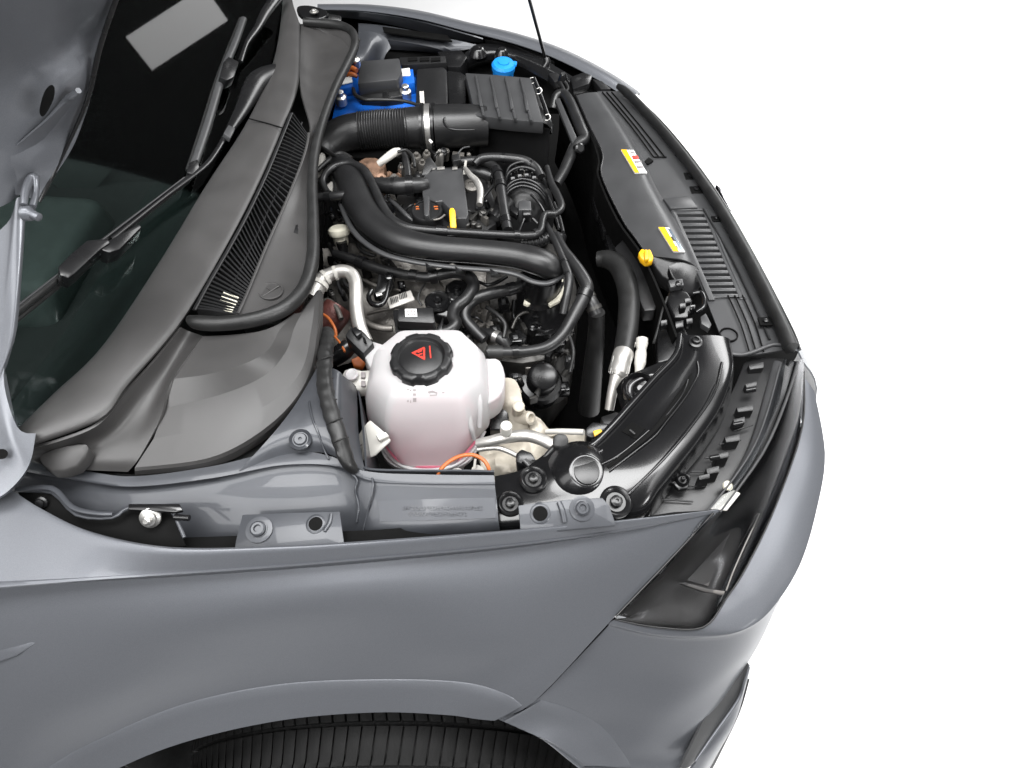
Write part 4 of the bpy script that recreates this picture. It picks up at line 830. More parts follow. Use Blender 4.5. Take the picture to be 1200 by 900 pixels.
# rocker rear: metal brackets, rusty bracket
tb = slab('turbo_bracket', [(419,189,.92),(428,184,.925),(440,184,.925),(452,190,.92),(450,203,.91),(444,212,.905),(436,205,.91),(428,194,.915)], 'copper_rust', .03, eng, bev=.004)
p = P(447,210,.915); lathe('bracket_eye', p, [(M(p,6),-.012),(M(p,6),.004),(M(p,3),.005),(M(p,2.6),-.004),(0,-.004)], 'copper_rust', tb, (.3,-.5,.6), 18)
lumpy('heat_shield', [[(424,200,.885),(440,205,.89),(456,200,.89),(470,205,.885)],[(428,212,.88),(444,216,.885),(458,210,.885),(472,214,.88)],[(432,224,.87),(448,226,.87),(462,222,.87),(476,224,.87)]], 'copper_rust', eng, .01, 50)
for (x, y, s_, m_) in ((488,184,6,'cast_alu'),(500,181,5,'cast_alu'),(515,181,5,'alu'),(495,192,5,'cast_alu'),(462,210,7,'cast_alu'),(470,196,4,'zinc'),(484,196,4,'cast_alu')):
    p = P(x,y,.90); lathe('valve_boss', p, [(M(p,s_),-.03),(M(p,s_),.0),(M(p,s_*.8),.004),(M(p,s_*.45),.004),(M(p,s_*.4),.012),(0,.012)], m_, eng, (.1,-.2,1), 12)
# alternator and pulley
al = lathe('alternator', P(632,412,.66), [(M(P(632,412,.66),40),-.10),(M(P(632,412,.66),42),-.01),(M(P(632,412,.66),38),.02),(M(P(632,412,.66),28),.03),(M(P(632,412,.66),26),.028),(M(P(632,412,.66),10),.028),(M(P(632,412,.66),8),.034),(0,.034)], 'dark_metal', eng, (0,.1,1), 40)
for k in range(14):
    a = 2*math.pi*k/14; c_ = P(632,404,.69); r0, r1 = M(c_,10), M(c_,25)
    q = [c_+Vector((math.cos(a+o)*r, math.sin(a+o)*r, .004)) for r, o in ((r0,-.07),(r1,-.07),(r1,.07),(r0,.07))]
    slab('alternator_fin', [tuple(v) for v in q], 'cast_alu', .006, al, world=True, bev=.001)
lathe('stator_ring', P(632,404,.688), [(M(c_,12),0),(M(c_,22),0),(M(c_,22),.003),(M(c_,12),.003)], 'maroon', al, (0,0,1), 30)
for q in ([(652,418,.72,4),(664,412,.73,4),(668,428,.71,4),(660,440,.69,4)], [(606,422,.72,3),(616,432,.70,4),(640,420,.71,4)]):
    tube('alternator_lug', q, 'dark_metal', al, n=4)
pp = P(635,445,.70); pu = lathe('pulley', pp, [(M(pp,26),-.06),(M(pp,27),-.02),(M(pp,24),-.012),(M(pp,18),-.01),(M(pp,18),.02),(M(pp,16.5),.024),(M(pp,13),.02),(0,.02)], 'satin_black', eng, (.1,-.35,1), 36)
p = P(619,425,.72); lathe('engine_bracket', p, [(M(p,9),-.03),(M(p,9),0),(M(p,5),.003),(0,.003)], 'cast_alu', eng, (0,0,1), 10)
# throttle body under the duct end
tbp = P(632,356,.80); th = lathe('throttle_body', tbp, [(M(tbp,36),-.12),(M(tbp,36),-.03),(M(tbp,31),-.02),(M(tbp,28),.0),(M(tbp,27),.02),(M(tbp,27),.06)], 'satin_black', eng, (0,.06,1), 36)
tube('throttle_flange', [(603,352,.80,3),(602,372,.78,3),(612,380,.775,3),(632,381,.775,3),(640,372,.78,3),(648,362,.79,3)], 'satin_black', th, n=5)
for q in ([(615,349,.845),(621,348,.846),(624,355,.842),(618,357,.84),(613,355,.841)], [(654,330,.86),(660,326,.862),(661,340,.855),(656,352,.85),(645,358,.845),(642,355,.846),(652,348,.852)]):
    slab('brass_clip', q, 'cream', .008, th, bev=.0015)
# ================================================================ hoses and pipes, each a thing of its own
def hose(name, pts, label, m='hose', cat='hose', bands=(), bm='satin_black', **k):
    o = tag(tube(name, pts, m, None, **k), label, cat)
    for i, w_, ln in bands: band('hose_clamp', pts, i, bm, o, w_, ln)
    return o
DU = [(392,190,.915,12),(403,197,.925,16),(412,214,.935,18.5),(421,238,.94,18.5),(438,262,.94,18),(468,281,.94,17),(510,290,.94,15.5),(560,294,.94,15),(605,299,.94,15.5),(632,306,.938,16.5),(646,313,.928,15),(654,319,.91,9)]
du = tag(tube('charge_air_duct', DU, 'plastic', None, segs=28, n=7, fl=.85), 'wide smooth black charge air duct curving across the engine', 'air duct')
tube('duct_flange', [(a-1, b+4, c-.026, r*1.14) for a, b, c, r in DU[1:]], 'satin_black', du, segs=24, n=6, fl=.22)
tube('duct_rim', [(392,209,.928,3),(399,238,.93,3.2),(415,272,.93,3.4),(444,295,.928,3.4),(480,306,.926,3.4),(530,313,.924,3.4),(580,317,.922,3.4),(606,322,.92,3.4),(624,330,.918,3.6),(642,332,.915,3.8),(657,324,.915,3.4),(664,310,.915,3)], 'plastic_gray', du, n=5, fl=.7)
bt = tube('duct_boot', [(636,318,.90,24),(634,330,.87,24),(632,342,.84,23),(632,352,.82,24)], 'satin_black', du, segs=26, n=3)
for dy in (5, 13, 20): tube('boot_ring', [(612,322+dy,.885-dy*.002,1.8),(622,331+dy,.885-dy*.002,1.8),(636,333+dy,.885-dy*.002,1.8),(651,328+dy,.885-dy*.002,1.8),(657,318+dy,.885-dy*.002,1.5)], 'gloss_black', bt, n=4, segs=10)
for (x, y) in ((505,309),(540,314),(581,317)):
    slab('duct_clip', [(x-7,y-3,.915),(x+7,y-2,.915),(x+6,y+4,.90),(x-6,y+3,.90)], 'satin_black', .01, du, bev=.001)
tube('duct_mount', [(396,206,.915,3.5),(399,222,.917,3.5),(402,232,.917,3)], 'plastic_gray', du, n=3)
hose('vacuum_pipe', [(366,231,.945,5),(378,231,.945,5.2),(392,230,.948,5.6),(409,228.5,.95,5.6)], 'short black pipe stub entering the charge duct beside the cowl seal', bands=((1,1.25,.5),), cat='pipe')
BR = [(384,226,.945,4),(378,214,.948,4),(382,203,.952,4),(394,194,.956,4.2),(412,192,.958,4.5),(427,200,.958,5),(437,217,.957,5),(447,238,.956,5),(458,255,.955,5),(474,265,.953,5),(496,269,.952,4.6),(540,272,.95,4.4),(590,275,.948,4.4),(622,276,.946,4.4),(633,271,.945,4.2),(636,258,.945,4),(640,251,.945,4),(652,250,.943,4),(658,242,.94,4.4),(653,228,.935,4.6),(646,214,.93,4),(641,196,.925,3.2)]
hose('breather_pipe', BR, 'thin black breather pipe running along the charge air duct', bands=((10,1.3,.3),(12,1.3,.2),(13,1.3,.35)), cat='pipe', n=6)
hose('crankcase_hose', [(440,217,.93,9),(455,217.5,.935,9.5),(470,218,.938,10),(490,217,.938,9),(500,216,.935,8)], 'thick black crankcase hose entering the head cover', bands=((2,1.2,.45),(1,1.06,.3)))
hose('coolant_branch_hose', [(470,176,.925,3.5),(474,184,.93,4.2),(477,196,.93,4.6),(478,208,.925,4.6)], 'small black upright hose beside the rusty turbo bracket')
hose('rusty_white_pipe', [(444,192,.935,4),(452,186,.945,4.6),(462,179,.95,5),(468,177,.948,4)], 'pale sleeve pipe rising from the rusty bracket', m='white_plastic', cat='pipe')
hose('looped_wire', [(466,178,.955,1.6),(476,176,.955,1.8),(484,184,.952,1.8),(486,196,.945,1.8)], 'thin looped black wire at the end of the pale sleeve', m='rubber', cat='wire')
hose('upper_coolant_hose', [(536,190,.935,5),(556,188,.94,5),(570,190,.94,5.2),(580,196,.94,5.2),(585,208,.94,5.6),(588,228,.938,6),(591,248,.935,6),(595,270,.93,6)], 'black coolant hose dropping between head cover and ribbed manifold', bands=((3,1.3,.5),(4,1.3,.25),(6,1.12,.3)))
hose('vent_hose', [(556,192,.945,4),(564,186,.95,5.2),(580,184.5,.952,5.4),(600,186,.952,5.6),(616,189,.95,5.6),(628,197,.945,5.4),(634,207,.94,4.6)], 'black hose arching over the ribbed intake manifold', bands=((2,1.1,.2),(4,1.1,.2)))
hose('rear_hose', [(548,200,.915,6),(562,202,.918,6.5),(576,206,.915,6.5)], 'short thick black hose behind the head cover')
hose('silver_pipe', [(545,197,.945,2.5),(551,205,.945,3.4),(559,213,.942,4),(563,224,.938,4.2),(562,240,.93,3.8)], 'bent silver pipe beside the grey head cover', m='alu', cat='pipe')
slab_o = tag(slab('sensor_connector', [(529,181,.955),(538,179.5,.955),(540,187,.952),(531,189,.952)], 'plastic', .02, None, bev=.002), 'small black square connector behind the head cover', 'connector')
hose('connector_wire', [(536,181,.953,1),(542,174,.953,1),(550,172,.95,1)], 'thin grey wire curling from the square connector', m='plastic_gray', cat='wire')
hose('clear_rod', [(544,204,.93,1.6),(546,188,.955,1.6)], 'short pale plastic rod standing by the head cover', m='white_plastic', cat='rod')
# front hoses
H2 = [(652,276,.93,5.5),(660,292,.935,6),(670,306,.935,7),(680,320,.932,7.5),(688,337,.925,8),(682,352,.915,8),(670,374,.90,7.6),(657,394,.89,7.2),(640,407,.885,6.8),(616,412,.885,6.6),(590,413,.89,6.6),(570,413,.892,7)]
hh = hose('expansion_hose', H2, 'black hose running from the radiator side to the coolant tank', bands=((4,1.18,.5),(9,1.12,.3)), n=7)
band('end_sleeve', H2, 10, 'rubber', hh, 1.25, .9)
slab('yellow_mark', [(581,407,.901),(588,407,.901),(588,409.5,.9),(581,409.5,.9)], 'yellow', .001, hh, bev=0)
hose('thin_coolant_hose', [(640,262,.93,3),(650,282,.938,4),(658,300,.94,4.4),(664,315,.94,4.8),(667,328,.935,5),(664,348,.92,5),(660,368,.90,5)], 'thin black hose beside the round end of the charge duct', bands=((2,1.15,.15),(3,1.15,.15)))
st_ = hose('hose_elbow', [(686,340,.91,7),(693,354,.90,8),(699,368,.885,8.5)], 'black corrugated hose stub branching towards the radiator', bands=((0,1.15,.4),(1,1.18,.3)), bm='dark_metal')
hose('lower_hose', [(699,366,.86,10),(699,385,.82,10),(697,410,.77,11),(694,440,.70,12),(690,480,.6,13)], 'dark hose dropping into the shadow below the radiator stub', m='rubber')
RH = [(700,304,.86,9),(712,304,.865,11),(724,311,.87,12),(733,328,.87,12.5),(737,350,.87,12.5),(736,380,.87,12.5),(733,400,.872,12),(730,416,.874,11.5)]
rh = hose('air_conditioning_hose', RH, 'thick matt black hose bending down to a ribbed alloy coupling', m='rubber', n=7, segs=20)
cp = tube('alloy_coupling', [(731,414,.876,12),(729,420,.876,12.2),(727,426,.874,11.5),(725.5,432,.872,11.8),(724,438,.87,11.5),(723,440,.868,8.5),(721,446,.866,7),(717,462,.85,6),(714,480,.83,5.5)], 'alu', rh, n=2, segs=24, sharp=25)
for k in range(10):
    x = 718+k*2.4; tube('coupling_rib', [(x+1,418+abs(k-4.5)*-.2,.885,.6),(x-3,438,.879,.6)], 'zinc', cp, n=1, segs=6)
ap_ = tag(tube('service_port', [(747,470,.84,4),(749,432,.87,5),(750,426,.875,6.8),(751,414,.88,6.8),(751.5,410,.882,5.6),(752,404,.886,7),(752.5,397,.89,7)], 'white_plastic', None, n=1, segs=20, sharp=25), 'pale capped service port beside the alloy coupling', 'valve')
for k in range(8):
    a = 2*math.pi*k/8; c_ = P(752,401,.892); q = c_+Vector((math.cos(a), math.sin(a), 0))*M(c_,7)
    tube('cap_ridge', [(q.x,q.y,q.z-.012,.0012),(q.x,q.y,q.z-.002,.0012)], 'paper_dull', ap_, n=1, segs=6, world=True)
# centre heater hoses
H3 = [(392,297,.862,5),(410,303,.865,5.8),(437,313,.868,6),(470,321,.87,6),(500,325,.872,6.2),(516,322,.875,6.6),(532,319,.877,7),(547,322,.876,7.2),(555,334,.872,7.2),(547,349,.866,7.2),(534,360,.86,7.2),(531,370,.856,7.2),(534,379,.853,7),(526,387,.85,6.6),(514,389,.848,6)]
hose('heater_hose', H3, 'snaking black heater hose over the gearbox casting', bands=((1,1.3,.3),(3,1.2,.3),(4,1.45,.55)), n=7)
H4 = [(622,330,.862,6),(608,336,.864,6.8),(590,341,.864,7),(572,345,.862,7),(556,351,.856,7),(546,362,.848,6.8),(546,374,.84,6.6),(556,386,.832,6.4),(568,398,.825,6)]
hose('return_hose', H4, 'black hose curving below the end of the charge duct', bands=((1,1.12,.5),(0,1.1,.2)), n=7)
hose('bypass_hose', [(560,390,.80,6),(575,392,.81,7),(588,398,.81,7),(594,406,.80,7)], 'short black hose end behind the white coolant tank', bands=((1,1.15,.4),), bm='zinc')
ALP = [(366,348,.905,10),(371,338,.912,10),(377,328,.917,9),(386,322,.92,8),(400,318,.922,8),(411,321,.92,8),(416.5,331,.916,8),(417.5,348,.908,8),(418,364,.90,8),(422,384,.89,8),(430,402,.88,8)]
ac = hose('air_conditioning_pipe', ALP, 'pale bent aluminium pipe between cowl corner and coolant tank', m='alu', cat='pipe', n=6, segs=20)
for i, w_, l_ in ((2,1.12,.4),(3,1.1,.25),(1,1.2,.4)): band('pipe_collar', ALP, i, 'white_plastic', ac, w_, l_)
hose('small_alloy_pipe', [(421,372,.84,4),(432,380,.84,4),(446,384.5,.84,4),(460,385,.84,4)], 'thin bare alloy pipe leading to the black module', m='cast_alu', cat='pipe')
hose('dark_cable', [(398,316,.85,2),(404,332,.86,2.2),(412,338,.86,2),(420,340,.85,2)], 'thin dark cable under the bent aluminium pipe', m='rubber', cat='cable')
hose('thin_loop_cable', [(500,330,.86,1.2),(493,340,.86,1.2),(490,350,.855,1.2),(494,358,.85,1.2)], 'thin black cable hooked above the black module', m='rubber', cat='cable')
# clip and sensor over the gearbox
cs = thing('wiring_clip', 'glossy black cable clip bracket on the gearbox casting', 'clip')
slab('clip_body', [(443,319,.868),(450,316,.87),(460,320,.87),(461,330,.865),(455,338,.86),(444,346,.855),(437,345,.852),(441,334,.86)], 'gloss_black', .02, cs, bev=.003)
tube('clip_loop', [(436,340,.862,3),(432,348,.858,3),(436,356,.855,3.2),(446,357,.855,3.2),(452,350,.858,3),(455,338,.865,3),(458,328,.87,3)], 'gloss_black', cs, n=5)
slab('clip_shine', [(440,343,.868),(447,341,.868),(448,345,.866),(441,347,.866)], 'zinc', .003, cs, bev=.0005)
p = P(456,324,.876); lathe('clip_eye', p, [(M(p,5),-.004),(M(p,5),.003),(M(p,3),.004),(M(p,2.5),-.001),(0,-.001)], 'gloss_black', cs, (0,-.2,1), 18)
# black cover discs near the hose bend
ds = thing('pump_cover', 'round glossy black pump covers inside the bend of the heater hose', 'cover')
for (x, y, z, r) in ((536,338,.845,12),(513,352,.84,13),(528,356,.835,8)):
    p = P(x,y,z); lathe('cover_disc', p, [(M(p,r*1.2),-.02),(M(p,r*1.2),-.002),(M(p,r),.002),(M(p,r*.75),.0),(M(p,r*.4),.0),(M(p,r*.33),.006),(M(p,r*.15),.006),(0,.004)], 'gloss_black', ds, (0,-.15,1), 26)
slab('cover_plate', [(502,345,.84),(515,340,.842),(540,345,.84),(545,360,.83),(525,372,.825),(505,364,.83)], 'satin_black', .03, ds, bev=.004, n=2)
# black module with white label
cm = thing('control_module', 'black box module with a small white label behind the coolant cap', 'module')
slab('module_case', [(467,361,.885),(507,360,.885),(510,377,.878),(507,378.5,.878),(467,376.5,.878),(465,374,.88)], 'plastic', .035, cm, bev=.002)
slab('module_foot', [(460,364,.868),(467,362,.868),(467,386,.86),(508,388,.86),(516,378,.862),(520,368,.865),(518,386,.858),(508,394,.855),(464,392,.855)], 'satin_black', .012, cm, bev=.002)
ml = slab('module_label', [(474.5,362,.8862),(488,361.8,.8862),(489,371,.8825),(475,371.2,.8825)], 'paper', .001, cm, bev=0)
for (x, y) in ((477,364),(481,363.5),(484.5,364.5),(478,367.5),(482,367),(485,368)):
    zz = .8862-(y-362)*.0004+.0006
    slab('label_print', [(x,y,zz),(x+2,y,zz),(x+2,y+1.6,zz-.0006),(x,y+1.6,zz-.0006)], 'gray_print', .0008, ml, bev=0)
# cream valve by the cowl seal
cv = thing('brake_valve', 'cream plastic valve with black tip below the cowl seal', 'valve')
p = P(397,269,.90); ax = (P(402,292,.86)-p).normalized()
lathe('valve_body', p, [(0,-.006),(M(p,9),-.006),(M(p,12),-.002),(M(p,13),.004),(M(p,12),.010),(M(p,9),.014),(M(p,8.6),.028),(M(p,7),.034),(M(p,6.5),.034)], 'cream', cv, tuple(ax), 28)
tube('valve_tip', [(400,283,.885,6.2),(402,291,.87,6),(403,300,.855,4)], 'satin_black', cv, n=2)
hose('valve_cable', [(403,298,.857,3),(396,304,.85,3),(390,296,.85,2.5),(386,286,.85,2.5)], 'black cable running from the cream valve tip', m='rubber', cat='cable')
# cable bundle behind the cowl seal
for i, q in enumerate(([(372,200,.93,2.5),(383,190,.935,3),(398,180,.935,3),(412,186,.93,3)], [(376,172,.94,2.4),(388,180,.942,2.6),(402,188,.943,2.6),(418,194,.94,2.4)], [(370,215,.92,2),(380,208,.93,2),(388,200,.93,2)])):
    hose('loom_branch', q, ['black cable crossing behind the breather pipe near the cowl seal', 'slim black cable under the ribbed intake hose', 'short black cable end beside the vacuum pipe'][i], m='rubber', cat='cable')
tag(slab('white_sleeve', [(371,185,.93),(377,177,.935),(381,180,.934),(376,198,.92),(371,204,.915)], 'white_plastic', .015, None, bev=.003), 'white plastic sleeve glimpsed beside the cowl seal', 'sleeve')
tag(slab('pale_connector', [(383,216,.925),(388,212,.927),(392,215,.925),(388,226,.92),(384,228,.918)], 'white_plastic', .012, None, bev=.002), 'pale connector next to the breather pipe bend', 'connector')
# turbo outlet behind the apron
to = thing('turbo_outlet', 'dark red brown pipe elbow with orange ring beside the cowl apron', 'pipe')
tube('elbow', [(366,395,.80,20),(376,384,.83,20),(388,372,.85,19),(396,360,.86,18)], 'maroon', to, n=4, segs=20)
tube('orange_ring', [(374,366,.885,1.6),(384,372,.885,1.8),(392,384,.88,1.8),(394,394,.87,1.8)], 'orange', to, n=4)
tube('elbow_rim', [(372,356,.875,2.5),(384,352,.88,3),(394,360,.88,3),(400,374,.875,3)], 'cast_alu', to, n=4)
# wiring harness wrapped in tape
hw = tag(tube('wiring_harness', [(383,390,.95,8.5),(382,410,.972,9),(380,436,.99,9),(382,460,.992,9.5),(388,484,.99,9.5),(396,507,.983,9.5),(402,528,.97,9.5),(408,542,.96,8),(416,552,.945,5)], 'rubber', None, n=8, segs=16, rib=(.021,.035), wob=.16), 'cable harness wrapped in black tape beside the coolant tank', 'cable')
for k, (x, y) in enumerate(((381,420),(381,447),(385,472),(392,494),(399,516))):
    tube('tape_edge', [(x-9.5,y+4,.99,.8),(x,y-1,1.001,1),(x+9.5,y-4,.99,.8)], 'rubber', hw, n=3, segs=8)
hose('orange_wire', [(392,394,.895,1.3),(400,404,.90,1.4),(404,412,.90,1.4)], 'short orange wire below the connector plug', m='orange', cat='wire')
tag(slab('orange_clip', [(411,421,.88),(420,417,.88),(428,422,.875),(424,430,.87),(414,428,.87)], 'orange', .01, None, bev=.002), 'orange clip under the tank connector', 'clip')
tag(tube('dark_plug', [(392,420,.87,10),(402,412,.885,11),(410,405,.89,10)], 'satin_black', None, n=3), 'round dark plug beside the taped harness', 'plug')
# ================================================================ coolant tank
ct = thing('coolant_reservoir', 'white translucent coolant tank with black screw cap and pink fluid', 'coolant tank')
RING = [(.9445,(462,414),(536,414),(497,444),(500,396)),(.943,(452,418),(548,416),(498,452),(502,392)),(.936,(441,424),(560,420),(498,462),(504,387)),(.922,(434,432),(568,430),(498,474),(0,0)),
        (.89,(430,452),(573,452),(498,495),(0,0)),(.85,(431,477),(575,474),(499,516),(0,0)),(.825,(434,493),(574,489),(500,528),(0,0)),(.805,(446,508),(563,503),(500,538),(0,0)),(.788,(455,517),(553,512),(500,547),(0,0))]
OCT = []
for (cx_, cy_) in ((1, .42), (.60, 1), (-.60, 1), (-1, .42), (-1, -.42), (-.60, -1), (.60, -1), (1, -.42)): OCT.append((cx_, cy_))
def octo(a, b, r_=.16):                              # eight-sided outline with softened corners, 64 points
    out = []
    for k in range(8):
        p0, p1, p2 = OCT[k-1], OCT[k], OCT[(k+1) % 8]
        A_1 = (p1[0]+(p0[0]-p1[0])*r_*1.6, p1[1]+(p0[1]-p1[1])*r_*1.6); B_1 = (p1[0]+(p2[0]-p1[0])*r_*1.6, p1[1]+(p2[1]-p1[1])*r_*1.6)
        for m_ in range(8):
            t = m_/7; x = (1-t)**2*A_1[0]+2*t*(1-t)*p1[0]+t*t*B_1[0]; y = (1-t)**2*A_1[1]+2*t*(1-t)*p1[1]+t*t*B_1[1]; out.append((x*a, y*b))
    return out
def tank_rings(R_, sc_=1.0):
    V = []; yb = None
    for z, l, r, f, b in R_:
        xl, xr = P(*l, z).x, P(*r, z).x; yf = P(*f, z).y
        if b != (0, 0): yb = P(*b, z).y
        cx, cy = (xl+xr)/2, (yf+yb)/2
        V += [Vector((cx+x, cy+y, z)) for x, y in octo((xr-xl)/2*sc_, abs(yb-yf)/2*sc_, .24 if z > .94 else .09)]
    return V
def ringmesh(name, V, n, m, par, sharp=60, capb=True):
    k = len(V)//n; F = [(i*n+j, i*n+(j+1) % n, (i+1)*n+(j+1) % n, (i+1)*n+j) for i in range(k-1) for j in range(n)]
    F.append(tuple(range(n)))
    if capb: F.append(tuple(reversed(range((k-1)*n, k*n))))
    return put(name, V, F, m, par, True, sharp)
tank = ringmesh('tank_shell', tank_rings(RING), 64, 'tank_white', ct, sharp=30)
LR = [(.784,(445,517),(563,511),(500,551),(500,440)),(.778,(445,520),(563,514),(500,554),(0,0)),(.76,(462,530),(552,522),(505,560),(0,0)),(.72,(475,545),(545,535),(510,575),(0,0)),(.70,(480,550),(540,540),(510,580),(0,0))]
LR[0] = (.784,(445,517),(563,511),(500,551),(504,446))
yb0 = P(504,387,.936).y
def lower():
    V = []
    for z, l, r, f, b in LR:
        xl, xr = P(*l, z).x, P(*r, z).x; yf = P(*f, z).y; cx, cy = (xl+xr)/2, (yf+yb0)/2; a, bb = (xr-xl)/2, abs(yb0-yf)/2
        for k in range(48):
            t = 2*math.pi*k/48; c_, s_ = math.cos(t), math.sin(t)
            V.append(Vector((cx+a*math.copysign(abs(c_)**(.66), c_), cy+bb*math.copysign(abs(s_)**(.66), s_), z)))
    return V
ringmesh('tank_base', lower(), 48, 'tank_white', ct)
RF = [(z,)+tuple(q) for z, *q in RING]
fl_ = [RING[2], RING[5], RING[6], RING[7], RING[8]]
yy = P(504,387,.936).y
def fluid():
    V = []
    for z, l, r, f, b in [(.79,(447,516),(561,510),(500,548),0)]+LR[1:]:
        xl, xr = P(*l, z).x, P(*r, z).x; yf = P(*f, z).y; cx, cy = (xl+xr)/2, (yf+yb0)/2; a, bb = (xr-xl)/2-.003, abs(yb0-yf)/2-.003
        for k in range(48):
            t = 2*math.pi*k/48; c_, s_ = math.cos(t), math.sin(t)
            V.append(Vector((cx+a*math.copysign(abs(c_)**(.66), c_), cy+bb*math.copysign(abs(s_)**(.66), s_), z)))
    return V
ringmesh('coolant', fluid(), 48, 'coolant_pink', tank)
tube('tank_seam', [(442,508,.797,2.2),(448,522,.79,2.4),(462,540,.788,2.4),(485,550,.787,2.4),(515,550,.787,2.4),(540,541,.788,2.4),(558,522,.79,2.4),(568,505,.797,2.2)], 'tank_white', tank, n=6, fl=.8)
hn = slab('tank_horn', [(562,424,.905),(574,419,.907),(586,421,.905),(592,438,.90),(591,452,.895),(585,464,.888),(570,473,.88),(562,470,.885)], 'tank_white', .055, ct, bev=.006, n=2, taper=.95, bseg=3)
slab('coolant', [(566,440,.875),(586,440,.875),(588,456,.87),(580,468,.865),(566,472,.865)], 'coolant_pink', .03, hn, bev=.002)
for q in ([(446,470,.897,3),(448,490,.872,3.4),(454,510,.842,3)], [(548,478,.900,3),(552,500,.868,3.2),(556,515,.835,2.6)], [(556,440,.925,3),(562,470,.90,3.5),(562,500,.855,3)]):
    tube('tank_rib', q, 'tank_white', tank, n=4, fl=.7)
pc = P(494,421,.950)
cap = lathe('screw_cap', pc, [(M(pc,36),-.020),(M(pc,37.5),-.016),(M(pc,37.5),.004),(M(pc,36),.009),(M(pc,33),.011),(M(pc,28),.0105),(M(pc,26.5),.006),(M(pc,25.5),.0045),(M(pc,24),.006),(0,.0075)], 'plastic', ct, (0,-.02,1), 96, sharp=45,
            wave=lambda a, i: (1-.055*max(0, min(1, 4*math.cos(8*a)-.6)) if 1 <= i <= 3 else 1), label='black lobed screw cap with a red warning triangle')
hcp = hitter(cap)
for q in ([(482,413.6),(497,406.6),(498,408.4),(484.4,414.9)], [(482,413.6),(484,413.2),(498,420),(497.2,422)], [(496,407),(498.2,407.8),(498.2,421.8),(496,421)], [(489,412.6),(494.6,410.2),(494.9,411.6),(489.8,413.8)], [(490,415.4),(494.8,413.7),(495,415),(491,416.4)], [(493,417.6),(495,417),(495.2,419)], [(502.6,405.6),(504.2,405.3),(505.6,419.6),(504,420)]):
    stick('warning_symbol', q, hcp, 'red_print', cap, .0006, .0012)
nk = slab('tank_neck', [(424,412,.925),(436,399,.928),(452,404,.93),(448,420,.93),(434,432,.92)], 'tank_white', .05, ct, bev=.004)
cn = thing('level_sensor_plug', 'angular black plug on the corner neck of the white tank', 'connector')
slab('plug_body', [(404,393,.945),(411,382,.95),(424,386,.95),(438,401,.94),(426,414,.935),(413,402,.94)], 'plastic', .03, cn, bev=.003)
slab('plug_latch', [(411,385,.957),(417,382,.958),(424,389,.956),(418,394,.955)], 'satin_black', .01, cn, bev=.002)
slab('plug_slot', [(424,393,.952),(428,396,.951),(430,402,.949),(426,400,.95)], 'void', .004, cn, bev=0)
ea = slab('mounting_ear', [(400,440,.90),(404,433,.902),(412,431,.903),(424,434,.90),(434,433,.90),(434,456,.89),(420,457,.888),(408,453,.89),(401,447,.895)], 'white_plastic', .02, ct, bev=.003)
p = P(412,439,.904); lathe('ear_screw', p, [(M(p,8),-.002),(M(p,8),.002),(M(p,6),.004),(M(p,4),.003),(0,.003)], 'tank_white', ea, (0,-.1,1), 20)
for y in (436, 446): slab('ear_window', [(423,y,.9035),(428,y,.9035),(428,y+6.5,.90),(423,y+6.5,.90)], 'gray_print', .003, ea, bev=.0003)
lk = slab('lower_bracket', [(430,495,.89),(434,492,.892),(455,510,.885),(458,516,.88),(440,533,.865),(420,541,.855),(414,541,.855),(412,520,.87)], 'white_plastic', .004, ct, bev=.002)
tube('bracket_wire', [(414,526,.88,1),(420,524,.88,1),(424,521,.88,1)], 'gray_print', lk, n=2)
slab('bracket_rib', [(440,509,.8915),(452,506,.892),(456,511,.888),(444,516,.887)], 'white_plastic', .006, lk, bev=.001)
ht = hitter(tank)
for q in ([(477,456),(479.2,455.8),(479.2,471),(477,471.2)], [(480.5,457),(482,457),(482,472),(480.5,472)], [(484,456),(487.5,456),(487.5,458.6),(484,458.6)], [(484,461),(487.5,461),(487.5,463.6),(484,463.6)], [(484,466.4),(488,466.4),(488,471),(484,471)], [(501,459),(507,457.5),(513,460),(512,463.5),(504,464)], [(518,459.5),(521,459.5),(521,461),(518,461)]):
    stick('tank_marking', q, ht, 'gray_print', tank, .0006, .001)
# orange cable and white connectors at the tank foot
hose('orange_cable', [(512,560,.93,2),(516,551,.94,2.3),(525,542,.945,2.4),(538,535,.945,2.4),(553,533,.945,2.4),(565,538,.942,2.4),(572,547,.938,2.4),(574,560,.925,2.2)], 'orange cable arching over the rail at the foot of the tank', m='orange', cat='cable')
tag(slab('white_connector', [(552,547,.925),(560,543,.927),(568,548,.924),(566,558,.915),(552,558,.915)], 'white_plastic', .03, None, bev=.003), 'white plug with a pin under the orange cable arch', 'connector')
tag(slab('white_plug', [(528,552,.92),(533,548,.922),(541,549,.921),(544,556,.915),(542,562,.91),(528,562,.91)], 'white_plastic', .03, None, bev=.004, n=2), 'rounded white plug head under the orange cable arch', 'plug')
hose('connector_pin', [(556,548,.928,1.6),(557,538,.94,1.6)], 'short white pin on the white plug', m='white_plastic', cat='pin')
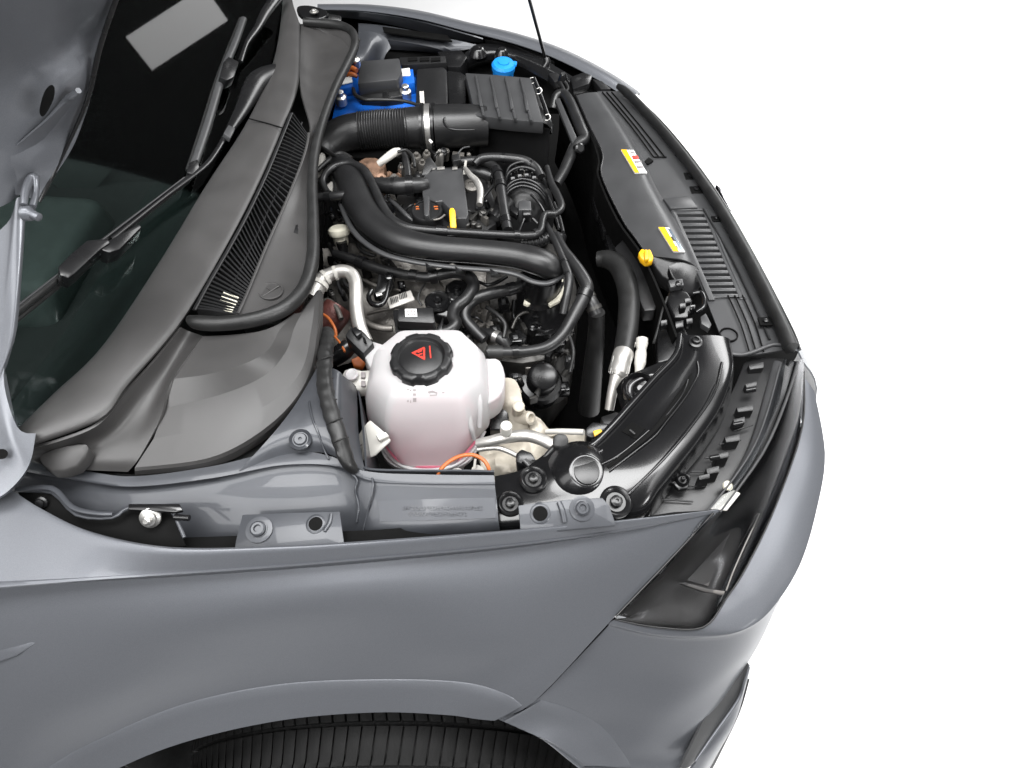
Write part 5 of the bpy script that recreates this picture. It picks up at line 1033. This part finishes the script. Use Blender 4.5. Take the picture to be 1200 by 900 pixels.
# beige castings, alloy pipe
be = thing('gearbox_mount', 'beige metal mounting bracket and castings beside the coolant tank', 'bracket')
sheet('bracket_plate', [[(572,450,.82),(590,443,.84),(603,445,.84),(609,455,.84)],[(574,472,.82),(592,470,.835),(606,468,.838),(613,474,.835)],[(578,490,.80),(596,486,.81),(608,488,.82),(617,494,.82)],[(580,506,.78),(597,506,.79),(610,506,.80),(620,506,.80)]], 'beige_cast', be, nu=5, nv=4, thick=.012)
p = P(608,476,.845); lathe('bracket_boss', p, [(M(p,7),-.05),(M(p,7),0),(M(p,5),.002),(M(p,3),.002),(0,.001)], 'beige_cast', be, (0.05,-.3,1), 18)
lumpy('casting', [[(560,520,.76),(590,508,.77),(620,500,.77),(650,504,.76),(690,508,.75)],[(562,535,.77),(592,528,.78),(622,520,.78),(650,518,.77),(690,518,.75)],[(564,550,.77),(594,548,.78),(626,545,.77),(650,535,.76),(690,530,.75)],[(566,562,.76),(596,562,.76),(626,560,.75),(650,555,.74),(690,545,.72)]], 'beige_cast', be, .012, 30)
lumpy('casting', [[(612,484,.80),(622,482,.81),(632,490,.80),(640,498,.79)],[(612,496,.80),(624,494,.81),(636,500,.80),(648,506,.79)],[(612,508,.79),(626,508,.80),(640,510,.79),(655,512,.78)]], 'beige_cast', be, .008, 50)
p = P(622,490,.825); lathe('casting_eye', p, [(M(p,8),-.03),(M(p,8),0),(M(p,5),.002),(M(p,4),-.004),(0,-.004)], 'beige_cast', be, (.6,-.4,.6), 18)
slab('dark_socket', [(574,480,.815),(590,477,.82),(596,484,.82),(596,504,.80),(574,504,.80)], 'satin_black', .02, be, bev=.003)
CP = [(560,520,.86,6),(575,517,.87,6.4),(590,513.5,.875,7),(606,511,.875,7.2),(620,511,.875,7.2),(634,515,.875,7.2),(646,521,.875,7),(660,528,.87,7)]
cpx = hose('coolant_metal_pipe', CP, 'silver alloy pipe with bleed cap next to the lamp carrier', m='alu', cat='pipe', n=6, segs=20)
p = P(593,508,.885); lathe('bleed_cap', p, [(M(p,5),-.02),(M(p,5),.004),(M(p,7),.006),(M(p,7.2),.022),(M(p,6.4),.026),(0,.027)], 'white_plastic', cpx, (0.02,-.1,1), 22)
hose('small_metal_pipe', [(560,527,.855,3),(572,525,.86,3.2),(584,525,.862,3.2),(596,529,.862,3.2),(608,535,.862,3)], 'thin pale pipe running into a small black plug', m='alu', cat='pipe')
pg = tag(slab('black_plug', [(604,531,.895),(611,525,.898),(624,530,.897),(629,540,.893),(622,548,.888),(606,543,.89)], 'satin_black', .03, None, bev=.004), 'black plug on the thin pale pipe by the carrier', 'plug')
tube('plug_boss', [(614,540,.90,4),(620,546,.898,4)], 'satin_black', pg, n=1)
hose('plug_lead', [(624,542,.90,3.4),(634,541,.905,3.4),(644,530,.91,3.6),(652,522,.912,4)], 'black lead from the small plug up to the carrier', m='rubber', cat='cable')
tag(slab('rubber_stop', [(648,510,.93),(654,507,.932),(664,508,.932),(667,514,.93),(665,525,.922),(648,524,.922)], 'rubber', .025, None, bev=.004), 'square rubber stop at the inner edge of the carrier', 'rubber stop')
hose('silver_tube', [(640,506,.84,3),(655,505.5,.85,3.4),(672,506,.855,3.6),(684,506.5,.86,3.6)], 'pale straight tube leading to the yellow tipped socket', m='white_plastic', cat='pipe')
yk = thing('socket', 'black socket with a yellow insert behind the carrier', 'socket')
slab('socket_shell', [(686,502,.88),(694,494,.885),(716,496,.885),(716,506,.88),(694,514,.875),(687,511,.876)], 'satin_black', .03, yk, bev=.003)
slab('yellow_insert', [(695,505,.884),(704,502.5,.885),(706,505.5,.884),(697,511,.882)], 'yellow', .004, yk, bev=.0006)
slab('socket_bracket', [(704,488,.86),(722,482,.862),(740,490,.862),(726,500,.86),(708,500,.858)], 'plastic', .03, yk, bev=.003)
# ================================================================ battery corner
bt_ = thing('battery', 'bright blue car battery under a black fuse box', 'battery')
slab('battery_case', [(398,92,.905),(404,78,.91),(486,76,.91),(490,124,.895),(480,132,.893),(388,140,.89)], 'blue', .07, bt_, bev=.006)
slab('battery_lid', [(396,95,.925),(412,92,.926),(414,102,.922),(397,104,.92)], 'blue', .02, bt_, bev=.003)
slab('battery_lid', [(470,84,.935),(484,80,.936),(486,96,.93),(470,100,.928)], 'blue', .04, bt_, bev=.003)
slab('battery_label', [(398,92,.9295),(412,89,.9305),(413,96,.927),(399,99,.9265)], 'paper', .002, bt_, bev=.0004)
slab('battery_label', [(470,80.5,.9385),(480,79.5,.9385),(481,88,.9345),(471,89,.9345)], 'paper', .002, bt_, bev=.0004)
for (x, y) in ((399,113),(475,106)):
    p = P(x,y,.925); lathe('battery_terminal', p, [(M(p,7),-.02),(M(p,6.5),0),(M(p,4),.004),(M(p,4),.014),(M(p,2.4),.016),(0,.016)], 'zinc', bt_, (.1,-.2,1), 16)
fb = thing('fuse_box', 'black fuse box with chamfered lid on top of the blue battery', 'fuse box')
slab('fuse_lid', [(423,71,.965),(468,67.5,.965),(471,84,.957),(466,93,.952),(436,96,.95),(419,98,.948),(420,84,.957)], 'plastic_gray', .035, fb, bev=.004)
slab('fuse_base', [(420,96,.93),(436,104,.925),(470,102,.925),(472,112,.918),(450,116,.915),(422,114,.915)], 'plastic', .04, fb, bev=.003)
slab('fuse_latch', [(448,106,.935),(455,106,.935),(455,114,.93),(448,114,.93)], 'satin_black', .01, fb, bev=.001)
hose('battery_cable', [(414,104,.93,2.2),(417,112,.932,2.4),(428,117,.93,2.6),(440,117,.928,2.6),(470,118,.925,2),(492,124,.925,1.8),(499,130,.94,1.8)], 'black cable looping under the fuse box', m='rubber', cat='cable')
for i, q in enumerate(([(404,84,.935,3),(411,80,.94,3.4),(418,83,.938,3)], [(405,88,.93,2.4),(412,87,.935,2.6),(419,90,.93,2.2)])):
    hose('red_battery_cable', q, ['upper short orange red cable at the battery end', 'lower short orange red cable at the battery end'][i], m='orange', cat='cable')
p = P(417,71,.95); tag(lathe('terminal_nut', p, [(M(p,5),-.02),(M(p,5),.003),(M(p,3),.008),(0,.01)], 'zinc', None, (0,-.2,1), 14), 'bright metal nut beside the fuse box corner', 'nut')
cb = thing('battery_cover', 'dark grey upright cover with a small pale label beside the battery', 'cover')
slab('cover_shell', [(488,80,.94),(520,77.5,.94),(524,82,.938),(525,122,.925),(492,126,.92),(487,118,.922)], 'plastic', .15, cb, bev=.006)
slab('cover_label', [(491.5,107,.9312),(496.5,106.6,.9312),(497.5,121,.9265),(492.5,121.4,.9265)], 'paper_dull', .0015, cb, bev=0)
br = slab('support_rail', [(468,67,.945),(522,65,.945),(523,73,.94),(470,76,.94)], 'plastic', .03, cb, bev=.002)
for x in (478, 492, 505): slab('rail_pocket', [(x,67.5,.947),(x+11,67,.947),(x+11,70.5,.945),(x,71,.945)], 'void', .004, br, bev=0)
slab('cover_side', [(524,82,.93),(540,84,.93),(546,88,.93),(546,120,.915),(526,124,.915)], 'satin_black', .12, cb, bev=.004)
# intake hose
IH = [(376,184,.90,17),(383,172,.91,19),(394,162,.92,20),(408,156,.925,20.5),(424,153,.928,20.5)]
ih = tag(tube('intake_hose', IH, 'plastic', None, n=8, segs=28), 'wide black ribbed intake hose between engine and air filter box', 'hose')
tube('ribbed_sleeve', [(421,153.5,.928,21),(440,152,.929,21.5),(460,151,.93,22),(478,150,.93,22.5)], 'plastic', ih, n=10, segs=32, rib=(.0058,.035))
tube('hose_end', [(476,150,.93,22.5),(488,149.5,.93,23.5),(500,149,.93,25)], 'plastic', ih, n=5, segs=32)
tube('clamp_rim', [(494,149,.93,26.5),(497,149,.93,26.5)], 'satin_black', ih, n=2, segs=32)
tube('metal_clamp', [(499,149,.93,25.8),(505,148.8,.93,25.8)], 'zinc', ih, n=2, segs=32)
tube('clamp_rim', [(507,148.7,.93,26.5),(510,148.7,.93,26.5)], 'satin_black', ih, n=2, segs=32)
tube('clamp_screw', [(503,164,.965,2),(506,168,.96,2.2)], 'zinc', ih, n=1)
tube('resonator', [(510,148.6,.93,24.5),(530,148,.93,24.5),(548,147.5,.93,24),(570,147,.928,23)], 'plastic', ih, n=4, segs=32)
tube('resonator_rim', [(556,131,.967,1),(540,131,.968,1.4),(526,134,.968,1.4),(520,141,.967,1.4),(524,149,.964,1.4),(536,152,.962,1.4),(556,152,.962,1)], 'satin_black', ih, n=5, fl=.8)
# air filter box
ab = thing('air_filter_box', 'dark grey ridged air filter housing at the far side of the bay', 'air filter')
lid = slab('filter_lid', [(545,85,.985),(584,87.5,.985),(622,91,.985),(637,143,.97),(600,140,.97),(557,135,.97)], 'plastic_gray', .03, ab, bev=.003)
def lz(y): return .985-(y-86)*.00028
for k in range(4):
    x0 = 556+k*17.5; x1 = 565+k*18.6
    slab('lid_ridge', [(x0,87.5+k,lz(88)+.006),(x0+2.6,87.7+k,lz(88)+.006),(x1+3.2,135+k*1.8,lz(136)+.005),(x1,134.6+k*1.8,lz(136)+.005)], 'plastic_gray', .01, lid, bev=.0012)
    xm = x0+(x1-x0)*.42; slab('ridge_insert', [(xm-.5,107+k,lz(108)+.0085),(xm+3,107+k,lz(108)+.0085),(xm+6,124+k*1.5,lz(125)+.008),(xm+2.6,124+k*1.5,lz(125)+.008)], 'paper_dull' if 0 else 'plastic_gray', .006, lid, bev=.001)
sheet('filter_body', [[(557,136,.95),(580,139,.95),(610,142,.95),(637,144,.95),(645,150,.95)],[(562,155,.88),(584,158,.88),(612,156,.88),(636,154,.88),(645,152,.90)],[(570,178,.80),(590,174,.80),(615,166,.80),(636,160,.80),(645,156,.85)]], 'plastic', ab, nu=4, nv=4, thick=.01)
slab('filter_base', [(545,86,.94),(625,92,.94),(645,150,.93),(560,146,.93)], 'plastic', .16, ab, bev=.005)
for x in (575, 592, 609): tube('body_rib', [(x,142,.948,1.2),(x+5,156,.885,1.2),(x+9,168,.82,1.2)], 'satin_black', ab, n=3, segs=8)
tube('box_flange', [(572,178,.83,2),(590,172,.85,2),(618,162,.87,2),(640,156,.90,2.4),(646,150,.92,2.6),(634,112,.95,2.2),(626,92,.965,2.2)], 'satin_black', ab, n=3)
for (x, y) in ((632,107),(642,138),(624,95)):
    tube('wire_clip', [(x-3,y-3,.965,.8),(x+1,y-4,.965,.8),(x+3,y,.96,.8),(x,y+3,.955,.8),(x-3,y+3,.955,.8)], 'zinc', ab, n=4, segs=8)
# washer filler cap
wcx = thing('washer_filler', 'bright blue washer fluid cap beyond the air filter box', 'filler cap')
p = P(590,77,.955); wcap = lathe('filler_cap', p, [(M(p,12),-.03),(M(p,12.5),-.012),(M(p,13.5),-.01),(M(p,14),.002),(M(p,12),.008),(M(p,7),.010),(M(p,6.5),.013),(0,.014)], 'cap_blue', wcx, (.05,-.15,1), 30)
slab('cap_tab', [(602,71,.962),(606,72,.962),(605,76,.96),(601,75,.96)], 'cap_blue', .006, wcap, bev=.001)
tube('filler_neck', [(590,88,.92,10),(591,100,.85,10)], 'satin_black', wcx, n=1)
# bonnet prop
pr_ = thing('bonnet_prop', 'slim black bonnet prop rod rising out of the far front corner', 'prop rod')
b0 = P(640,72,.93); t0 = PPL(620.5,0,b0-Vector((0,.06,0)),Vector((0,1,0)))
e0 = b0+(t0-b0)*2.6
tube('rod', [tuple(b0)+(.0042,), tuple(t0)+(.0042,), tuple(e0)+(.0042,)], 'satin_black', pr_, n=1, world=True)
tube('rod_foot', [(640,68,.945,3.4),(641,74,.935,4),(637,80,.925,4),(632,82,.92,3)], 'satin_black', pr_, n=4)
slab('prop_bracket', [(630,72,.93),(636,68,.932),(650,76,.928),(648,88,.92),(634,86,.922)], 'satin_black', .02, pr_, bev=.003)
# far lamp carrier and trim
fc = sheet('far_lamp_carrier', [[(545,62,.93),(560,52,.94),(580,52,.94),(605,58,.935),(640,72,.93),(672,90,.925)],[(543,72,.92),(562,62,.935),(582,60,.94),(608,68,.935),(640,82,.93),(668,98,.925)],[(542,80,.90),(564,72,.915),(584,70,.92),(606,76,.92),(636,92,.915),(664,106,.91)]], 'gloss_black', car, nu=5, nv=4, thick=.004)
for (x, y, r) in ((560,58,7),(588,60,6),(660,89,4)):
    p = P(x,y,.943); lathe('carrier_dome', p, [(M(p,r*1.6),-.012),(M(p,r),.004),(M(p,r*.7),.007),(0,.007)], 'gloss_black', fc, (0,-.1,1), 22)
slab('far_lamp_cover', [(568,46,.935),(600,52,.93),(634,68,.925),(650,72,.92),(610,50,.93),(585,44,.935)], 'plastic', .01, car, bev=.001)
slab('far_gap_cover', [(512,60,.935),(540,58,.935),(548,66,.93),(540,78,.925),(524,78,.925)], 'satin_black', .05, car, bev=.004)
slab('far_bracket', [(668,90,.945),(684,84,.948),(694,88,.945),(690,98,.94),(672,104,.938)], 'satin_black', .02, car, bev=.003)
tube('latch_cable', [(662,96,.935,1.6),(666,104,.93,1.8),(660,110,.925,1.8)], 'rubber', car, n=3)
for q in ([(694,92,.93),(706,95,.93),(716,104,.928),(704,104,.928)], [(642,86,.935),(652,84,.937),(660,92,.935),(650,96,.93)]):
    slab('far_trim', q, 'plastic', .02, car, bev=.002)
# radiator hoses at the far front
r1 = hose('radiator_hose', [(648,128,.90,5),(652,113,.92,5.4),(660,110,.925,5.6),(667,118,.925,6),(675,136,.922,6.4),(682,153,.918,6.6),(685,163,.912,6.6),(675,170,.908,6.6),(668,184,.90,6.6),(660,202,.89,6.4),(652,216,.88,6)], 'black radiator hose with a side branch behind the air filter box', n=6)
p = P(679,174,.918); lathe('branch_cap', p, [(M(p,6),-.012),(M(p,6),.004),(M(p,4),.007),(0,.007)], 'satin_black', r1, (.3,-.6,.5), 18)
slab('hose_shield', [(650,116,.935),(656,114,.936),(676,160,.925),(671,168,.92)], 'plastic_gray', .012, r1, bev=.003)
hose('feed_pipe', [(656,96,.93,2),(660,104,.932,2.2),(664,114,.93,2.2)], 'short thin black pipe above the radiator hose bend', cat='pipe')
for i, q in enumerate(([(642,230,.91,1.8),(650,250,.91,1.8),(655,268,.91,1.8)], [(649,238,.90,2.2),(656,256,.90,2.2),(660,272,.90,2.2)])):
    hose('fuel_line', q, ['inner thin black line beside the breather pipe bend', 'outer thin black line beside the breather pipe bend'][i], cat='pipe')
p = P(655,275,.925); tag(lathe('hose_ring', p, [(M(p,9),-.02),(M(p,9.5),0),(M(p,8),.004),(M(p,6),.002),(0,.001)], 'satin_black', None, (.2,.5,.8), 22), 'dark ring joint where the front hoses meet the breather pipe', 'joint')
hose('corrugated_sleeve', [(610,284,.925,5),(622,284,.925,6),(636,281,.925,6),(646,276,.925,5)], 'small corrugated sleeve behind the charge duct end', rib=(.007,.14))
# yellow fluid cap and latch
yc = thing('dipstick_cap', 'orange yellow finger cap at the near end of the air guide', 'cap')
slab('cap_wing', [(748,296,.938),(752,290.5,.942),(757,293,.942),(762,291,.942),(766,300,.938),(765,305,.935),(757,307,.934),(751,302,.936)], 'yellow', .014, yc, bev=.003)
slab('cap_grip', [(755,292,.948),(759,292,.948),(761,303,.942),(756,304,.942)], 'yellow', .01, yc, bev=.002)
la = thing('bonnet_latch', 'black bonnet latch mechanism between air guide and front panel', 'latch')
slab('latch_body', [(786,334,.90),(806,342,.902),(812,352,.90),(806,372,.89),(790,372,.885),(780,352,.89)], 'satin_black', .05, la, bev=.004)
tube('latch_hook', [(812,344,.915,2.6),(821,343,.918,3),(825,350,.918,3),(824,360,.915,3),(816,366,.91,2.4)], 'gloss_black', la, n=4)
slab('latch_tab', [(821,371,.918),(827,367,.92),(834,380,.915),(831,385,.913),(822,379,.915)], 'plastic_gray', .012, la, bev=.001)
slab('latch_clip', [(783,328,.915),(800,326,.916),(802,334,.912),(786,337,.91)], 'plastic_gray', .012, la, bev=.002)
p = P(795,333,.92); lathe('latch_screw', p, [(M(p,4),0),(M(p,4),.003),(M(p,2),.005),(0,.005)], 'satin_black', la, (0,-.2,1), 14)
tube('latch_cable', [(782,348,.90,1.4),(776,365,.90,1.6),(771,385,.895,1.6),(766,402,.89,1.6)], 'rubber', la, n=4, wob=.2)
for (x, y, s_) in ((806,352,4),(812,360,3.4),(800,358,4),(808,376,4),(796,380,5),(778,378,4)):
    slab('latch_detail', [(x-s_,y-s_*.7,.908),(x+s_,y-s_,.909),(x+s_*1.1,y+s_*.6,.904),(x-s_*.7,y+s_,.903)], 'gloss_black' if s_ < 4 else 'satin_black', .014, la, bev=.0015)
slab('latch_carrier', [(770,385,.87),(800,378,.88),(808,395,.88),(800,420,.87),(770,425,.86)], 'satin_black', .04, la, bev=.004)

# small fastenings, brackets and leads that fill the engine
random.seed(21)
zones = [(430,300,470,320,.84),(488,196,500,236,.905),(552,225,580,258,.905),(600,362,650,395,.80),(560,345,600,400,.80),(385,300,405,345,.83),(520,365,560,395,.81),(640,380,672,430,.75),(590,420,640,470,.72),(448,222,484,262,.895),(384,232,400,262,.87),(556,195,640,215,.89),(505,175,560,190,.90)]
for zi, (x0, y0, x1, y1, z) in enumerate(zones):
    for k in range(9):
        x, y = random.uniform(x0, x1), random.uniform(y0, y1); s_ = random.uniform(2.5, 6); mm = random.choice(['satin_black', 'plastic', 'dark_metal', 'dark_metal', 'gloss_black', 'cast_alu'])
        t_ = random.random(); p = P(x, y, z+random.uniform(-.01, .01))
        if t_ < .35:
            r_ = M(p, s_*.6); lathe('fastener', p, [(r_*1.5,-.03),(r_*1.5,0),(r_,.002),(r_,r_*.9),(r_*.5,r_*1.1),(r_*.4,r_*.6),(0,r_*.6)], mm, eng, (random.uniform(-.3,.3), random.uniform(-.5,.1), 1), 12)
        elif t_ < .65:
            a = random.uniform(0, 3.14); c_, s2 = math.cos(a)*s_*1.6, math.sin(a)*s_*1.6
            slab('small_bracket', [(x-c_-s2*.4,y-s2*.7+c_*.3,z),(x+c_-s2*.4,y+s2*.7+c_*.3,z+.004),(x+c_+s2*.4,y+s2*.7-c_*.3,z+.004),(x-c_+s2*.4,y-s2*.7-c_*.3,z)], mm, .02, eng, bev=.0015)
        else:
            a = random.uniform(0, 6.28); l_ = random.uniform(10, 22)
            tube('small_lead', [(x,y,z,1.3),(x+math.cos(a)*l_*.5,y+math.sin(a)*l_*.3,z+.012,1.4),(x+math.cos(a+.5)*l_,y+math.sin(a+.5)*l_*.6,z-.005,1.3)], random.choice(['rubber', 'hose', 'dark_metal']), eng, n=4, segs=8)

for k_, (q, m_) in enumerate((([(404,262,.86,2.2),(416,280,.862,2.4),(424,294,.86,2.4),(440,300,.858,2)], 'rubber'), ([(392,308,.845,2),(398,318,.85,2),(396,332,.85,2),(402,346,.845,2)], 'hose'), ([(560,330,.85,2),(572,334,.852,2.2),(584,330,.852,2.2),(594,324,.85,2)], 'hose'), ([(570,360,.83,2.4),(582,368,.835,2.6),(592,380,.83,2.6),(590,396,.82,2.4)], 'rubber'),
      ([(600,385,.80,2),(606,372,.81,2),(616,366,.815,2),(628,368,.81,2)], 'dark_metal'), ([(660,380,.84,2.2),(668,396,.83,2.4),(672,414,.82,2.4),(668,436,.80,2.2)], 'rubber'), ([(455,232,.905,2.4),(466,242,.91,2.6),(476,252,.91,2.6),(488,262,.90,2.2)], 'plastic_gray'), ([(566,232,.915,2),(574,222,.92,2),(580,214,.92,2),(578,202,.915,2)], 'hose'))):
    tube('lead', q, m_, eng, n=5, segs=10)
for (x, y, z, s_) in ((404,250,.86,7),(428,312,.845,6),(470,332,.845,5),(545,328,.83,6),(590,352,.83,7),(604,395,.80,8),(655,400,.78,7),(668,420,.78,6),(580,385,.80,7),(562,240,.905,6),(490,206,.915,5),(398,312,.85,6),(604,440,.70,9),(660,452,.68,8)):
    k = slab('connector', [(x-s_,y-s_*.6,z),(x+s_*.8,y-s_*.7,z+.003),(x+s_,y+s_*.6,z),(x-s_*.8,y+s_*.7,z-.003)], random.choice(['satin_black', 'plastic', 'gloss_black']), .025, eng, bev=.002)
    slab('connector_latch', [(x-s_*.4,y-s_*.3,z+.006),(x+s_*.3,y-s_*.35,z+.007),(x+s_*.4,y+s_*.2,z+.005),(x-s_*.3,y+s_*.3,z+.004)], 'plastic_gray', .01, k, bev=.001)
# ---------------------------------------------------------------- put every group's origin at its base
for r in ROOTS:
    kids = list(r.children); lo = Vector((1e9,)*3); hi = -lo
    for k in kids:
        for v in k.data.vertices:
            p = v.co + k.location
            lo = Vector(map(min, lo, p)); hi = Vector(map(max, hi, p))
    if kids:
        L = Vector(((lo.x+hi.x)/2, (lo.y+hi.y)/2, lo.z))
        r.location = L
        for k in kids: k.location = k.location - L
for o in bpy.data.objects:
    for k in ('_w', '_c'):
        if k in o: del o[k]
